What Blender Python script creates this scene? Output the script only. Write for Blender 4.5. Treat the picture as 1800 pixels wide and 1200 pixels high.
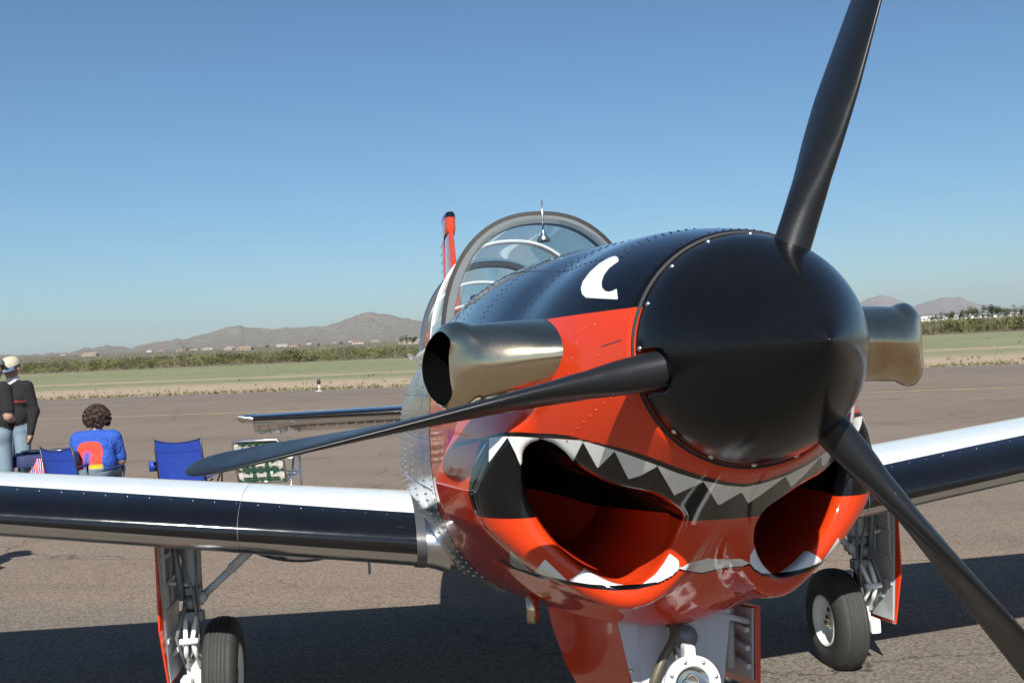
import bpy, bmesh, math, random
import numpy as np
from mathutils import Vector, Matrix
random.seed(7); RNG = np.random.default_rng(7)
scene = bpy.context.scene
for o in list(bpy.data.objects): bpy.data.objects.remove(o)

# ------------------------------------------------------------------ camera
FPX, CX, CD, CH = 1894.03, -0.8013, 1.692, 1.680          # focal length in photo pixels, camera position
YAW, PITCH, ROLL = map(math.radians, (8.0866, 0.0513, 2.6113))
ALPHA = math.radians(2.2304)                               # nose-up attitude of the parked airplane
FW = np.array([math.sin(YAW)*math.cos(PITCH), math.cos(YAW)*math.cos(PITCH), math.sin(PITCH)])
R0 = np.array([math.cos(YAW), -math.sin(YAW), 0.0]); U0 = np.cross(R0, FW)
RT = R0*math.cos(ROLL)-U0*math.sin(ROLL); UP = U0*math.cos(ROLL)+R0*math.sin(ROLL)
CAM = np.array([CX, -CD, CH])
cd = bpy.data.cameras.new('camera'); cam = bpy.data.objects.new('camera', cd)
scene.collection.objects.link(cam); scene.camera = cam
cd.sensor_width = 36; cd.lens = FPX/1800*36; cd.clip_start = 0.05; cd.clip_end = 40000
M = Matrix.Identity(4)
for i in range(3):
    M[i][0] = RT[i]; M[i][1] = UP[i]; M[i][2] = -FW[i]; M[i][3] = CAM[i]
cam.matrix_world = M
scene.render.resolution_x = 1024; scene.render.resolution_y = 682

# ------------------------------------------------------------------ sky, sun, exposure
SUN = np.array([-0.22, -1.08, 0.95]); SUN = SUN/np.linalg.norm(SUN)
EL = math.asin(SUN[2])
w = bpy.data.worlds.new('World'); scene.world = w; w.use_nodes = True
nt = w.node_tree; nt.nodes.clear()
sky = nt.nodes.new('ShaderNodeTexSky'); sky.sky_type = 'NISHITA'; sky.sun_disc = False
sky.sun_elevation = EL; sky.sun_rotation = math.atan2(SUN[0], SUN[1]) % (2*math.pi)
sky.altitude = 450; sky.air_density = 1.0; sky.dust_density = 0.8; sky.ozone_density = 8.0
bg = nt.nodes.new('ShaderNodeBackground'); bg.inputs[1].default_value = 0.068
wo = nt.nodes.new('ShaderNodeOutputWorld')
tint = nt.nodes.new('ShaderNodeMix'); tint.data_type = 'RGBA'; tint.blend_type = 'MULTIPLY'; tint.inputs[0].default_value = 1.0; tint.inputs[7].default_value = (.88, .95, .885, 1)
nt.links.new(sky.outputs[0], tint.inputs[6]); nt.links.new(tint.outputs[2], bg.inputs[0]); nt.links.new(bg.outputs[0], wo.inputs[0])
sl = bpy.data.lights.new('sun', 'SUN'); sl.energy = 4.6; sl.angle = math.radians(0.53); sl.color = (1.0, 0.955, 0.88)
so = bpy.data.objects.new('sun', sl); scene.collection.objects.link(so)
so.rotation_euler = Vector((-SUN[0], -SUN[1], -SUN[2])).to_track_quat('-Z', 'Y').to_euler()
so.location = (-5, -10, 20)
vs = scene.view_settings; vs.view_transform = 'Standard'; vs.look = 'None'; vs.exposure = 0.77; vs.gamma = 1.0
vs.use_curve_mapping = False
scene.render.engine = 'CYCLES'

# ------------------------------------------------------------------ helpers
def project(P):                                            # world points -> photo pixels
    v = np.atleast_2d(P)-CAM; z = v@FW
    return np.c_[900+FPX*(v@RT)/z, 600-FPX*(v@UP)/z]
def a2w(P):                                                # airplane frame -> world
    P = np.atleast_2d(np.array(P, float)); y = P[:, 1]-3.2; z = P[:, 2]
    c, s = math.cos(ALPHA), math.sin(ALPHA)
    return np.c_[P[:, 0], 3.2+y*c+z*s, z*c-y*s]
def pix_at_depth(px, py, depth):                           # direction of a photo pixel, at a known distance
    v = FW+RT*(px-900)/FPX-UP*(py-600)/FPX
    return CAM+v*depth
def pix_ground(px, py):
    v = FW+RT*(px-900)/FPX-UP*(py-600)/FPX
    return CAM-v*CAM[2]/v[2]

def smooth_mesh(me, on=True):
    me.polygons.foreach_set('use_smooth', np.full(len(me.polygons), on)); me.update()
def obj(name, me, parent=None, loc=None, rot=None):
    o = bpy.data.objects.new(name, me); scene.collection.objects.link(o)
    if parent is not None: o.parent = parent
    if loc is not None: o.location = loc
    if rot is not None: o.rotation_euler = rot
    return o
def tag(o, label=None, cat=None, group=None, kind=None):
    if label: o['label'] = label
    if cat: o['category'] = cat
    if group: o['group'] = group
    if kind: o['kind'] = kind
    return o
def thing(name, label, cat, loc=(0, 0, 0), rz=0, group=None):
    o = obj(name, None, None, loc, (0, 0, rz)); o.empty_display_size = .1
    return tag(o, label, cat, group)
def copy_tree(o, parent=None):
    c = o.copy(); scene.collection.objects.link(c)
    if parent is not None: c.parent = parent
    for ch in o.children: copy_tree(ch, c)
    return c

class MB:
    """collects shapes, then links them as ONE mesh object"""
    def __init__(s): s.v = []; s.f = []; s.m = []; s.sm = []
    def add(s, v, f, mi=0, smooth=False):
        b = len(s.v); s.v += [tuple(map(float, p)) for p in v]; s.f += [tuple(b+i for i in q) for q in f]
        s.m += [mi]*len(f); s.sm += [smooth]*len(f); return s
    def box(s, c, d, mi=0, rz=0, bev=0.0, rot=None):
        x, y, z = [k/2 for k in d]
        if bev <= 0:
            v = [(a*x, b*y, e*z) for a in (-1, 1) for b in (-1, 1) for e in (-1, 1)]
            f = [(0, 1, 3, 2), (4, 6, 7, 5), (0, 4, 5, 1), (2, 3, 7, 6), (0, 2, 6, 4), (1, 5, 7, 3)]
        else:
            bm = bmesh.new(); bmesh.ops.create_cube(bm, size=1)
            for q in bm.verts: q.co = Vector((q.co.x*d[0], q.co.y*d[1], q.co.z*d[2]))
            bmesh.ops.bevel(bm, geom=list(bm.edges), offset=bev, segments=2, affect='EDGES', profile=.6)
            bm.verts.index_update(); v = [tuple(q.co) for q in bm.verts]; f = [[q.index for q in k.verts] for k in bm.faces]; bm.free()
        m = Matrix.Rotation(rz, 3, 'Z') if rot is None else rot
        v = [tuple(m@Vector(p)+Vector(c)) for p in v]
        return s.add(v, f, mi)
    def tube(s, pts, r, n=8, mi=0, caps=True, closed=False):
        P = [Vector(p) for p in pts]; k = len(P); rr = [r]*k if np.isscalar(r) else list(r)
        v = []; f = []; prev = None
        for i, p in enumerate(P):
            a = P[(i-1) % k] if (closed or i > 0) else p; b = P[(i+1) % k] if (closed or i < k-1) else p
            t = (b-a).normalized()
            if prev is None: u = t.orthogonal().normalized()
            else:
                u = prev-t*prev.dot(t); u = u.normalized() if u.length > 1e-6 else t.orthogonal().normalized()
            prev = u; w_ = t.cross(u)
            v += [tuple(p+(u*math.cos(2*math.pi*j/n)+w_*math.sin(2*math.pi*j/n))*rr[i]) for j in range(n)]
        for i in range(k if closed else k-1):
            for j in range(n):
                a = i*n+j; b = i*n+(j+1) % n; c = ((i+1) % k)*n+(j+1) % n; d_ = ((i+1) % k)*n+j
                f.append((a, b, c, d_))
        s.add(v, f, mi, True)
        if caps and not closed:
            b = len(s.v)-len(v)
            s.f += [tuple(b+j for j in reversed(range(n))), tuple(b+(k-1)*n+j for j in range(n))]; s.m += [mi]*2; s.sm += [False]*2
        return s
    def lathe(s, prof, c=(0, 0, 0), axis=(1, 0, 0), n=32, mi=0, mis=None, smooth=True):
        ax = Vector(axis).normalized(); u = ax.orthogonal().normalized(); w_ = ax.cross(u); c = Vector(c)
        v = []; f = []; ms = []
        for (h, r) in prof:
            v += [tuple(c+ax*h+(u*math.cos(2*math.pi*j/n)+w_*math.sin(2*math.pi*j/n))*r) for j in range(n)]
        b0 = len(s.v)
        for i in range(len(prof)-1):
            for j in range(n):
                f.append((i*n+j, i*n+(j+1) % n, (i+1)*n+(j+1) % n, (i+1)*n+j)); ms.append(mi if mis is None else mis[i])
        s.add(v, f, 0, smooth); s.m[-len(f):] = ms
        return s
    def prism(s, poly, z0, z1, mi=0, fn=lambda x, y, z: (x, y, z)):
        k = len(poly); v = [fn(x, y, z0) for x, y in poly]+[fn(x, y, z1) for x, y in poly]
        f = [tuple(reversed(range(k))), tuple(range(k, 2*k))]+[(i, (i+1) % k, k+(i+1) % k, k+i) for i in range(k)]
        return s.add(v, f, mi)
    def grid(s, rows, mi=0, smooth=True, closed=False, mfun=None):
        k = len(rows[0]); v = [p for r in rows for p in r]; f = []; ms = []
        for i in range(len(rows)-1):
            for j in range(k if closed else k-1):
                f.append((i*k+j, i*k+(j+1) % k, (i+1)*k+(j+1) % k, (i+1)*k+j)); ms.append(mi if mfun is None else mfun(i, j))
        s.add(v, f, 0, smooth); s.m[-len(f):] = ms
        return s
    def build(s, name, mats, parent=None, loc=None, rot=None, fixn=True):
        me = bpy.data.meshes.new(name); me.from_pydata(s.v, [], s.f)
        if not isinstance(mats, (list, tuple)): mats = [mats]
        for m in mats: me.materials.append(m)
        me.polygons.foreach_set('material_index', np.array(s.m, dtype=np.int32))
        me.polygons.foreach_set('use_smooth', np.array(s.sm, dtype=bool))
        if fixn:
            bm = bmesh.new(); bm.from_mesh(me); bmesh.ops.recalc_face_normals(bm, faces=list(bm.faces)); bm.to_mesh(me); bm.free()
        me.update()
        return obj(name, me, parent, loc, rot)

def catmull(P, n=8, closed=True):
    P = np.array(P, float); k = len(P); out = []
    for i in range(k if closed else k-1):
        g = (lambda j: P[j % k]) if closed else (lambda j: P[min(max(j, 0), k-1)])
        a, b, c, d = g(i-1), g(i), g(i+1), g(i+2)
        for t in np.linspace(0, 1, n, endpoint=False):
            out.append(.5*((2*b)+(c-a)*t+(2*a-5*b+4*c-d)*t*t+(3*b-a-3*c+d)*t**3))
    if not closed: out.append(P[-1])
    return np.array(out)
def poly_sd(Q, poly):
    """signed distance (positive inside) of points Q to polygon"""
    Q = np.asarray(Q, float); P = np.asarray(poly, float); n = len(P)
    d = np.full(len(Q), 1e9); ins = np.zeros(len(Q), bool); x, y = Q[:, 0], Q[:, 1]
    for i in range(n):
        a, b = P[i], P[(i+1) % n]; e = b-a
        t = np.clip(((x-a[0])*e[0]+(y-a[1])*e[1])/max(e@e, 1e-12), 0, 1)
        d = np.minimum(d, (x-a[0]-t*e[0])**2+(y-a[1]-t*e[1])**2)
        c = ((a[1] > y) != (b[1] > y))
        if c.any():
            xi = a[0]+(y-a[1])*e[0]/(e[1] if abs(e[1]) > 1e-12 else 1e-12)
            ins ^= c & (x < xi)
    d = np.sqrt(d); return np.where(ins, d, -d)
def smin(a, b, k):
    h = np.clip(.5+.5*(b-a)/k, 0, 1); return b*(1-h)+a*h-k*h*(1-h)
def smax(a, b, k): return -smin(-a, -b, k)

def surface_nets(F, org, h):
    ins = F < 0; nx, ny, nz = F.shape
    s = np.zeros((nx-1, ny-1, nz-1), np.int8)
    for i in (0, 1):
        for j in (0, 1):
            for k in (0, 1): s += ins[i:nx-1+i, j:ny-1+j, k:nz-1+k]
    act = (s > 0) & (s < 8); I, J, K = np.nonzero(act); n = len(I)
    idx = np.full(act.shape, -1, np.int32); idx[I, J, K] = np.arange(n)
    acc = np.zeros((n, 3)); cnt = np.zeros(n)
    cor = [(i, j, k) for i in (0, 1) for j in (0, 1) for k in (0, 1)]
    for a in cor:
        for ax in range(3):
            if a[ax]: continue
            b = list(a); b[ax] = 1
            fa = F[I+a[0], J+a[1], K+a[2]]; fb = F[I+b[0], J+b[1], K+b[2]]
            m = (fa < 0) != (fb < 0); t = np.where(m, fa/np.where(m, fa-fb, 1), 0)
            p = np.zeros((n, 3)); p[:] = a; p[:, ax] += t
            acc[m] += p[m]; cnt[m] += 1
    V = (acc/cnt[:, None]+np.c_[I, J, K])*h+np.array(org)
    faces = []
    for ax in range(3):
        sl0 = [slice(None)]*3; sl1 = [slice(None)]*3; sl0[ax] = slice(0, -1); sl1[ax] = slice(1, None)
        A = ins[tuple(sl0)]; B = ins[tuple(sl1)]; ch = A != B
        o1, o2 = [(1, 2), (2, 0), (0, 1)][ax]
        E = np.array(np.nonzero(ch)); ok = np.ones(E.shape[1], bool)
        for o_ in (o1, o2): ok &= (E[o_] > 0) & (E[o_] < F.shape[o_]-1)
        E = E[:, ok]; fl = A[tuple(E)]
        def cell(d1, d2):
            c = E.copy(); c[o1] -= d1; c[o2] -= d2; return idx[tuple(c)]
        q = np.stack([cell(1, 1), cell(0, 1), cell(0, 0), cell(1, 0)], 1)
        q[~fl] = q[~fl][:, ::-1]; faces.append(q)
    Q = np.concatenate(faces); Q = Q[(Q >= 0).all(1)]
    return V, Q
def fast_mesh(name, V, Q):
    me = bpy.data.meshes.new(name); me.vertices.add(len(V)); me.vertices.foreach_set('co', np.asarray(V, np.float32).ravel())
    k = Q.shape[1]; me.loops.add(Q.size); me.loops.foreach_set('vertex_index', Q.astype(np.int32).ravel())
    me.polygons.add(len(Q)); me.polygons.foreach_set('loop_start', np.arange(0, Q.size, k, dtype=np.int32))
    me.polygons.foreach_set('use_smooth', np.ones(len(Q), bool)); me.update(); me.validate(); return me
def newton(fn, V, steps=2, e=1e-3, lim=.01):
    for _ in range(steps):
        f0 = fn(V); g = np.stack([(fn(V+np.eye(3)[i]*e)-f0)/e for i in range(3)], 1)
        st = (f0/np.maximum((g*g).sum(1), .05))[:, None]*g
        ln = np.linalg.norm(st, axis=1, keepdims=True); V = V-st*np.minimum(1, lim/np.maximum(ln, 1e-9))
    return V

# ------------------------------------------------------------------ materials
class NT:
    def __init__(s, name):
        s.m = bpy.data.materials.new(name); s.m.use_nodes = True; s.t = s.m.node_tree; s.t.nodes.clear()
        s.out = s.t.nodes.new('ShaderNodeOutputMaterial')
    def n(s, typ, ins=None, **kw):
        k = s.t.nodes.new('ShaderNode'+typ)
        for a, b in kw.items(): setattr(k, a, b)
        for a, b in (ins or {}).items(): s.set(k, a, b)
        return k
    def set(s, k, a, b):
        i = k.inputs[a]
        if hasattr(b, 'outputs'): b = b.outputs[0]
        if isinstance(b, bpy.types.NodeSocket): s.t.links.new(b, i)
        else:
            if isinstance(b, tuple) and len(b) == 3 and i.type == 'RGBA': b = (*b, 1)
            i.default_value = b
    def math(s, op, a, b=0.0, c=0.0, clamp=False):
        return s.n('Math', {0: a, 1: b, 2: c}, operation=op, use_clamp=clamp)
    def mix(s, f, a, b):
        k = s.n('Mix', data_type='RGBA'); s.set(k, 0, f); s.set(k, 6, a); s.set(k, 7, b); return k.outputs[2]
    def step(s, v, lo, hi):
        return s.n('MapRange', {'Value': v, 'From Min': lo, 'From Max': hi})
    def noise(s, scale, vec=None, detail=4, rough=.55, dist=0.0):
        k = s.n('TexNoise', {'Scale': scale, 'Detail': detail, 'Roughness': rough, 'Distortion': dist})
        if vec is not None: s.set(k, 'Vector', vec)
        return k
    def ramp(s, f, stops):
        k = s.n('ValToRGB', {0: f}); e = k.color_ramp.elements
        while len(e) < len(stops): e.new(.5)
        for q, (p, c) in zip(e, stops): q.position = p; q.color = (*c, 1)
        return k.outputs[0]
    def bsdf(s, **kw):
        k = s.n('BsdfPrincipled'); mp = dict(color='Base Color', rough='Roughness', metal='Metallic', coat='Coat Weight', coatr='Coat Roughness', spec='Specular IOR Level', normal='Normal', sub='Subsurface Weight', trans='Transmission Weight', sheen='Sheen Weight')
        for a, b in kw.items(): s.set(k, mp[a], b)
        s.t.links.new(k.outputs[0], s.out.inputs[0]); return k
    def pos(s): return s.n('NewGeometry').outputs['Position']
    def obc(s): return s.n('TexCoord').outputs['Object']
    def bump(s, h, strength=.3, dist=.01): return s.n('Bump', {'Height': h, 'Strength': strength, 'Distance': dist})

def paint(name, col, rough=.12, coat=.6, var=.06, wob=.0, dust=.05):
    t = NT(name); o = t.obc(); nz = t.noise(6, o, 5)
    c2 = tuple(min(1, c*(1+var)+.004) for c in col); c1 = tuple(c*(1-var) for c in col)
    c = t.mix(nz.outputs[0], c1, c2)
    r = t.step(t.noise(14, o, 6), .3, .75); r.inputs['To Min'].default_value = rough*.8; r.inputs['To Max'].default_value = rough*1.35
    kw = dict(color=c, rough=r, coat=coat, coatr=.04, spec=.3)
    if wob: kw['normal'] = t.bump(t.noise(5, o, 2), wob, .02)
    t.bsdf(**kw); return t.m
def mat_blade():
    t = NT('blade_black'); o = t.obc(); c = t.mix(t.noise(6, o, 5).outputs[0], (.008, .0085, .010), (.013, .014, .016))
    ch = t.math('MULTIPLY', t.step(t.noise(150, o, 2, .5), .74, .76), t.step(t.noise(9, o, 3), .5, .6))
    c = t.mix(ch, c, (.25, .26, .27)); r = t.step(t.noise(9, o, 6, .7), .3, .7); r.inputs['To Min'].default_value = .26; r.inputs['To Max'].default_value = .42
    t.bsdf(color=c, rough=r, spec=.38); return t.m
def metal(name, col, rough=.2, wob=0.0, stain=None, scale=8):
    t = NT(name); o = t.obc(); nz = t.noise(scale, o, 6, .6)
    c = t.mix(nz.outputs[0], tuple(k*.85 for k in col), col)
    if stain: c = t.mix(t.step(t.noise(scale*.7, o, 7, .65), .5, .72), c, stain)
    r = t.step(nz, .3, .7); r.inputs['To Min'].default_value = rough*.7; r.inputs['To Max'].default_value = rough*1.4
    kw = dict(color=c, rough=r, metal=1.0)
    if wob: kw['normal'] = t.bump(t.noise(7, o, 2), wob, .02)
    t.bsdf(**kw); return t.m
def plain(name, col, rough=.6, var=.12, scale=20, metal_=0.0, bump=0.0):
    t = NT(name); o = t.obc(); nz = t.noise(scale, o, 5)
    c = t.mix(nz.outputs[0], tuple(k*(1-var) for k in col), tuple(min(1, k*(1+var)) for k in col))
    kw = dict(color=c, rough=rough, metal=metal_)
    if bump: kw['normal'] = t.bump(t.noise(scale*3, o, 4), bump, .01)
    t.bsdf(**kw); return t.m

RED = (0.58, 0.040, 0.007); BLACK = (0.003, 0.0032, 0.004); WHITE = (.74, .75, .74)
MAT = {}
MAT['red'] = paint('red_paint', RED, .1, .7, .03)
MAT['black'] = paint('black_paint', BLACK, .1, .7, .2)
MAT['white'] = paint('white_paint', WHITE, .22, .4, .03)
MAT['spinner'] = paint('satin_black', (.0025, .0027, .0033), .19, .0, .2)
MAT['spinner'].node_tree.nodes['Principled BSDF'].inputs['Specular IOR Level'].default_value = .3
MAT['blade'] = mat_blade()
MAT['alu'] = metal('brushed_aluminium', (.66, .67, .68), .2, .035)
MAT['joint'] = plain('panel_joint_grey', (.16, .16, .16), .5)  # plain mid-grey for the thin joint line on the wing
MAT['chrome'] = metal('polished_aluminium', (.72, .70, .66), .1, .1)
MAT['exhaust'] = metal('heat_stained_steel', (.66, .54, .37), .17, .14, (.40, .27, .14), 6)
MAT['soot'] = plain('soot', (.003, .003, .003), 1.0)
MAT['soot'].node_tree.nodes['Principled BSDF'].inputs['Specular IOR Level'].default_value = 0.0
MAT['bluegrey'] = paint('grey_gear_paint', (.50, .53, .55), .35, .1, .08)
MAT['geardark'] = plain('grey_gear_metal', (.2, .21, .22), .4, .3, 30, .3)
MAT['rubber'] = plain('tyre_rubber', (.035, .034, .032), .75, .25, 30, 0, .1)
MAT['darkgrey'] = plain('dark_rubber_seal', (.06, .065, .07), .4, .2)
MAT['steel'] = metal('screw_steel', (.7, .7, .68), .25)
MAT['hose'] = plain('hydraulic_hose', (.09, .08, .05), .35, .3, 60)
MAT['archgrey'] = plain('canopy_frame_grey', (.13, .145, .155), .45)
MAT['interior'] = plain('cockpit_black', (.015, .015, .017), .7)
def glass():
    t = NT('canopy_glass'); tr = t.n('BsdfTransparent', {0: (.86, .9, .91)}); gl = t.n('BsdfGlossy', {0: (1, 1, 1), 1: .02})
    fr = t.n('Fresnel', {0: 1.49}); f2 = t.math('ADD', t.math('MULTIPLY', fr, .42), .0)
    mx = t.n('MixShader', {0: f2, 1: tr, 2: gl}); t.t.links.new(mx.outputs[0], t.out.inputs[0]); return t.m
MAT['glass'] = glass()
# ------------------------------------------------------------------ the setting
ND = np.array([.359, .933])                                # across the taxiway
TD = np.array([.933, -.359])                               # along the taxiway
def nt_xy(n, t): return ND[0]*n+TD[0]*t, ND[1]*n+TD[1]*t
def lanes(t):
    p = t.pos(); sx = t.n('SeparateXYZ', {0: p})
    n = t.math('ADD', t.math('MULTIPLY', sx.outputs[0], ND[0]), t.math('MULTIPLY', sx.outputs[1], ND[1]))
    u = t.math('ADD', t.math('MULTIPLY', sx.outputs[0], TD[0]), t.math('MULTIPLY', sx.outputs[1], TD[1]))
    return p, n, u
def mat_ground():
    t = NT('desert_ground'); p, n, u = lanes(t)
    st = t.n('CombineXYZ', {0: t.math('MULTIPLY', u, .12), 1: n, 2: 0.0})
    wob = t.math('MULTIPLY', t.math('SUBTRACT', t.noise(.05, p, 5), .5), 10.0)
    wob2 = t.math('MULTIPLY', t.math('SUBTRACT', t.noise(.9, p, 4), .5), 5.0)
    nn = t.math('ADD', t.math('ADD', n, wob), wob2)
    sand = t.mix(t.noise(.5, p, 6), (.30, .228, .165), (.40, .318, .24))
    sand = t.mix(t.step(t.noise(2.2, p, 3), .56, .66), sand, (.22, .18, .11))
    green = t.mix(t.step(t.noise(.35, st, 6, .65), .35, .65), (.140, .168, .083), (.22, .232, .137))
    green = t.mix(t.math('MULTIPLY', t.step(t.noise(.16, st, 7, .7), .47, .68), .8), green, (.28, .225, .155))
    green = t.mix(t.math('MULTIPLY', t.step(t.noise(.55, p, 6, .75), .5, .66), .75), green, (.10, .115, .052))
    brush = t.mix(t.noise(.12, p, 6), (.115, .09, .06), (.19, .155, .10))
    c = t.mix(t.step(nn, 52, 60), sand, green)
    strip = t.math('MULTIPLY', t.step(nn, 66, 68), t.math('SUBTRACT', 1.0, t.step(nn, 71, 74)))
    c = t.mix(strip, c, (.30, .245, .175))
    c = t.mix(t.step(nn, 156, 168), c, brush)
    t.bsdf(color=c, rough=.95, spec=.1, normal=t.bump(t.noise(3, p, 6), .6, .06)); return t.m
def mat_asphalt():
    t = NT('asphalt'); p, n, u = lanes(t)
    big = t.step(t.noise(.22, p, 6, .65), .3, .7); fine = t.n('TexVoronoi', {'Vector': p, 'Scale': 75.0}); f2 = t.noise(55, p, 3, .7)
    brown = t.mix(big, (.166, .131, .101), (.203, .162, .127))
    grey = t.mix(big, (.122, .109, .091), (.160, .144, .122))
    wob = t.math('MULTIPLY', t.math('SUBTRACT', t.noise(3.0, p, 4), .5), .5)
    c = t.mix(t.step(t.math('ADD', n, wob), 4.3, 4.8), grey, brown)
    # patches of the farther taxiway are a little greyer
    c = t.mix(t.math('MULTIPLY', t.step(t.math('ADD', n, wob), 33, 34), .55), c, (.163, .137, .117))
    st = t.n('CombineXYZ', {0: t.math('MULTIPLY', u, .05), 1: t.math('MULTIPLY', n, .9), 2: 0.0})
    c = t.mix(t.math('MULTIPLY', t.step(t.noise(1.0, st, 5, .6), .5, .72), .55), c, (.127, .10, .081))
    # single stones
    stone = t.mix(t.step(fine.outputs['Color'], .0, 1.0), (.45, .45, .45), (1.75, 1.68, 1.6))
    agg = t.n('Mix', data_type='RGBA', blend_type='MULTIPLY'); t.set(agg, 0, t.math('SUBTRACT', .9, t.math('MULTIPLY', t.step(n, 3, 16), .62))); t.set(agg, 6, c); t.set(agg, 7, stone); c = agg.outputs[2]
    c = t.mix(t.math('MULTIPLY', t.step(f2, .35, .75), .3), c, (.10, .083, .072))
    # old oil and tyre marks
    c = t.mix(t.math('MULTIPLY', t.step(t.noise(.8, p, 4, .5), .6, .78), .45), c, (.06, .05, .044))
    # cracks and paving seams
    dp = t.n('VectorMath', {0: p, 1: t.n('VectorMath', {0: t.noise(1.6, p, 5, .6).outputs[1], 3: .9}, operation='SCALE')}, operation='ADD')
    vo = t.n('TexVoronoi', {'Vector': dp, 'Scale': .17}, feature='DISTANCE_TO_EDGE')
    cr = t.math('MULTIPLY', t.math('SUBTRACT', 1.0, t.step(vo, .0006, .0022)), t.step(t.noise(.3, p, 3), .42, .55))
    fr = t.math('ABSOLUTE', t.math('SUBTRACT', t.math('FRACT', t.math('DIVIDE', t.math('ADD', t.math('ADD', n, -6.15), t.math('MULTIPLY', wob, .04)), 3.9)), .5))
    seam = t.step(fr, .4975, .4990)
    k = t.math('MAXIMUM', t.math('MULTIPLY', cr, .8), t.math('MULTIPLY', seam, .6))
    c = t.mix(k, c, (.035, .03, .027))
    h = t.math('ADD', t.math('MULTIPLY', fine.outputs[0], -.8), t.math('MULTIPLY', k, -1.5))
    t.bsdf(color=c, rough=.9, spec=.25, normal=t.bump(h, .55, .004)); return t.m
def mat_line(name, col):
    t = NT(name); p, n, u = lanes(t)
    c = t.mix(t.step(t.noise(2.5, p, 6, .7), .38, .68), col, (.18, .147, .12))
    t.bsdf(color=c, rough=.85, spec=.2); return t.m
def sheet(name, n0, n1, t0, t1, z, mat, kind='structure', seg=1, wob=0.0):
    rows = []
    for i in range(seg+1):
        tt = t0+(t1-t0)*i/seg; e = wob*(random.random()-.5)
        rows.append([(*nt_xy(n0, tt), z), (*nt_xy(n1+e, tt), z)])
    o = MB().grid(rows, 0, False).build(name, mat, fixn=False)
    if o.data.polygons[0].normal.z < 0: o.data.flip_normals()
    return tag(o, kind=kind)
g = MB().grid([[(-14000, -2000, 0), (14000, -2000, 0)], [(-14000, 14000, 0), (14000, 14000, 0)]], 0, False).build('ground', mat_ground(), fixn=False)
tag(g, kind='structure')
sheet('pavement', -90, 41.6, -160, 220, .02, mat_asphalt(), seg=420, wob=.35)
sheet('yellow_taxiway_line', 26.42, 26.66, -160, 220, .024, mat_line('yellow_line_paint', (.46, .33, .14)))
sheet('white_taxiway_line', 33.80, 33.98, -160, 220, .024, mat_line('white_line_paint', (.34, .30, .245)))

# mountains: ridges whose skyline follows the photograph, with real depth
SKY_L = [(-400, 634), (0, 628), (120, 622), (165, 613), (185, 610), (205, 610), (230, 615), (260, 606), (300, 600), (335, 596), (370, 586), (400, 577), (425, 574), (445, 578), (480, 580), (520, 577), (570, 573), (600, 567), (612, 560), (630, 553), (655, 547), (668, 551), (690, 552), (715, 559), (740, 563), (790, 567), (850, 574), (950, 580), (1060, 578), (1200, 578), (1400, 575), (1700, 570), (2200, 552)]
SKY_R = [(-400, 640), (700, 612), (1000, 590), (1300, 565), (1440, 552), (1505, 538), (1530, 529), (1545, 524), (1560, 524), (1580, 531), (1605, 543), (1622, 537), (1655, 530), (1675, 529), (1692, 528), (1708, 534), (1730, 539), (1765, 543), (1800, 549), (1900, 552), (2200, 545)]
def vnoise(n, m, oct=5, seed=0, per=(4, 4)):
    r = np.random.default_rng(seed); out = np.zeros((n, m)); amp = 1; tot = 0
    for o in range(oct):
        a, b = per[0]*2**o+2, per[1]*2**o+2; G = r.random((a+1, b+1))
        x = np.linspace(0, a-1.001, n); y = np.linspace(0, b-1.001, m); xi = x.astype(int); yi = y.astype(int)
        fx = (x-xi)[:, None]; fy = (y-yi)[None]; fx = fx*fx*(3-2*fx); fy = fy*fy*(3-2*fy)
        v = G[np.ix_(xi, yi)]*(1-fx)*(1-fy)+G[np.ix_(xi+1, yi)]*fx*(1-fy)+G[np.ix_(xi, yi+1)]*(1-fx)*fy+G[np.ix_(xi+1, yi+1)]*fx*fy
        out += amp*(1-np.abs(2*v-1)); tot += amp; amp *= .5
    return out/tot
def hor_y(px): return 600+PITCH*FPX-(px-900)*math.tan(ROLL)
def base_z(r): return np.where(r > 420, (r-420)*.0085, 0)-.6
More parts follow.
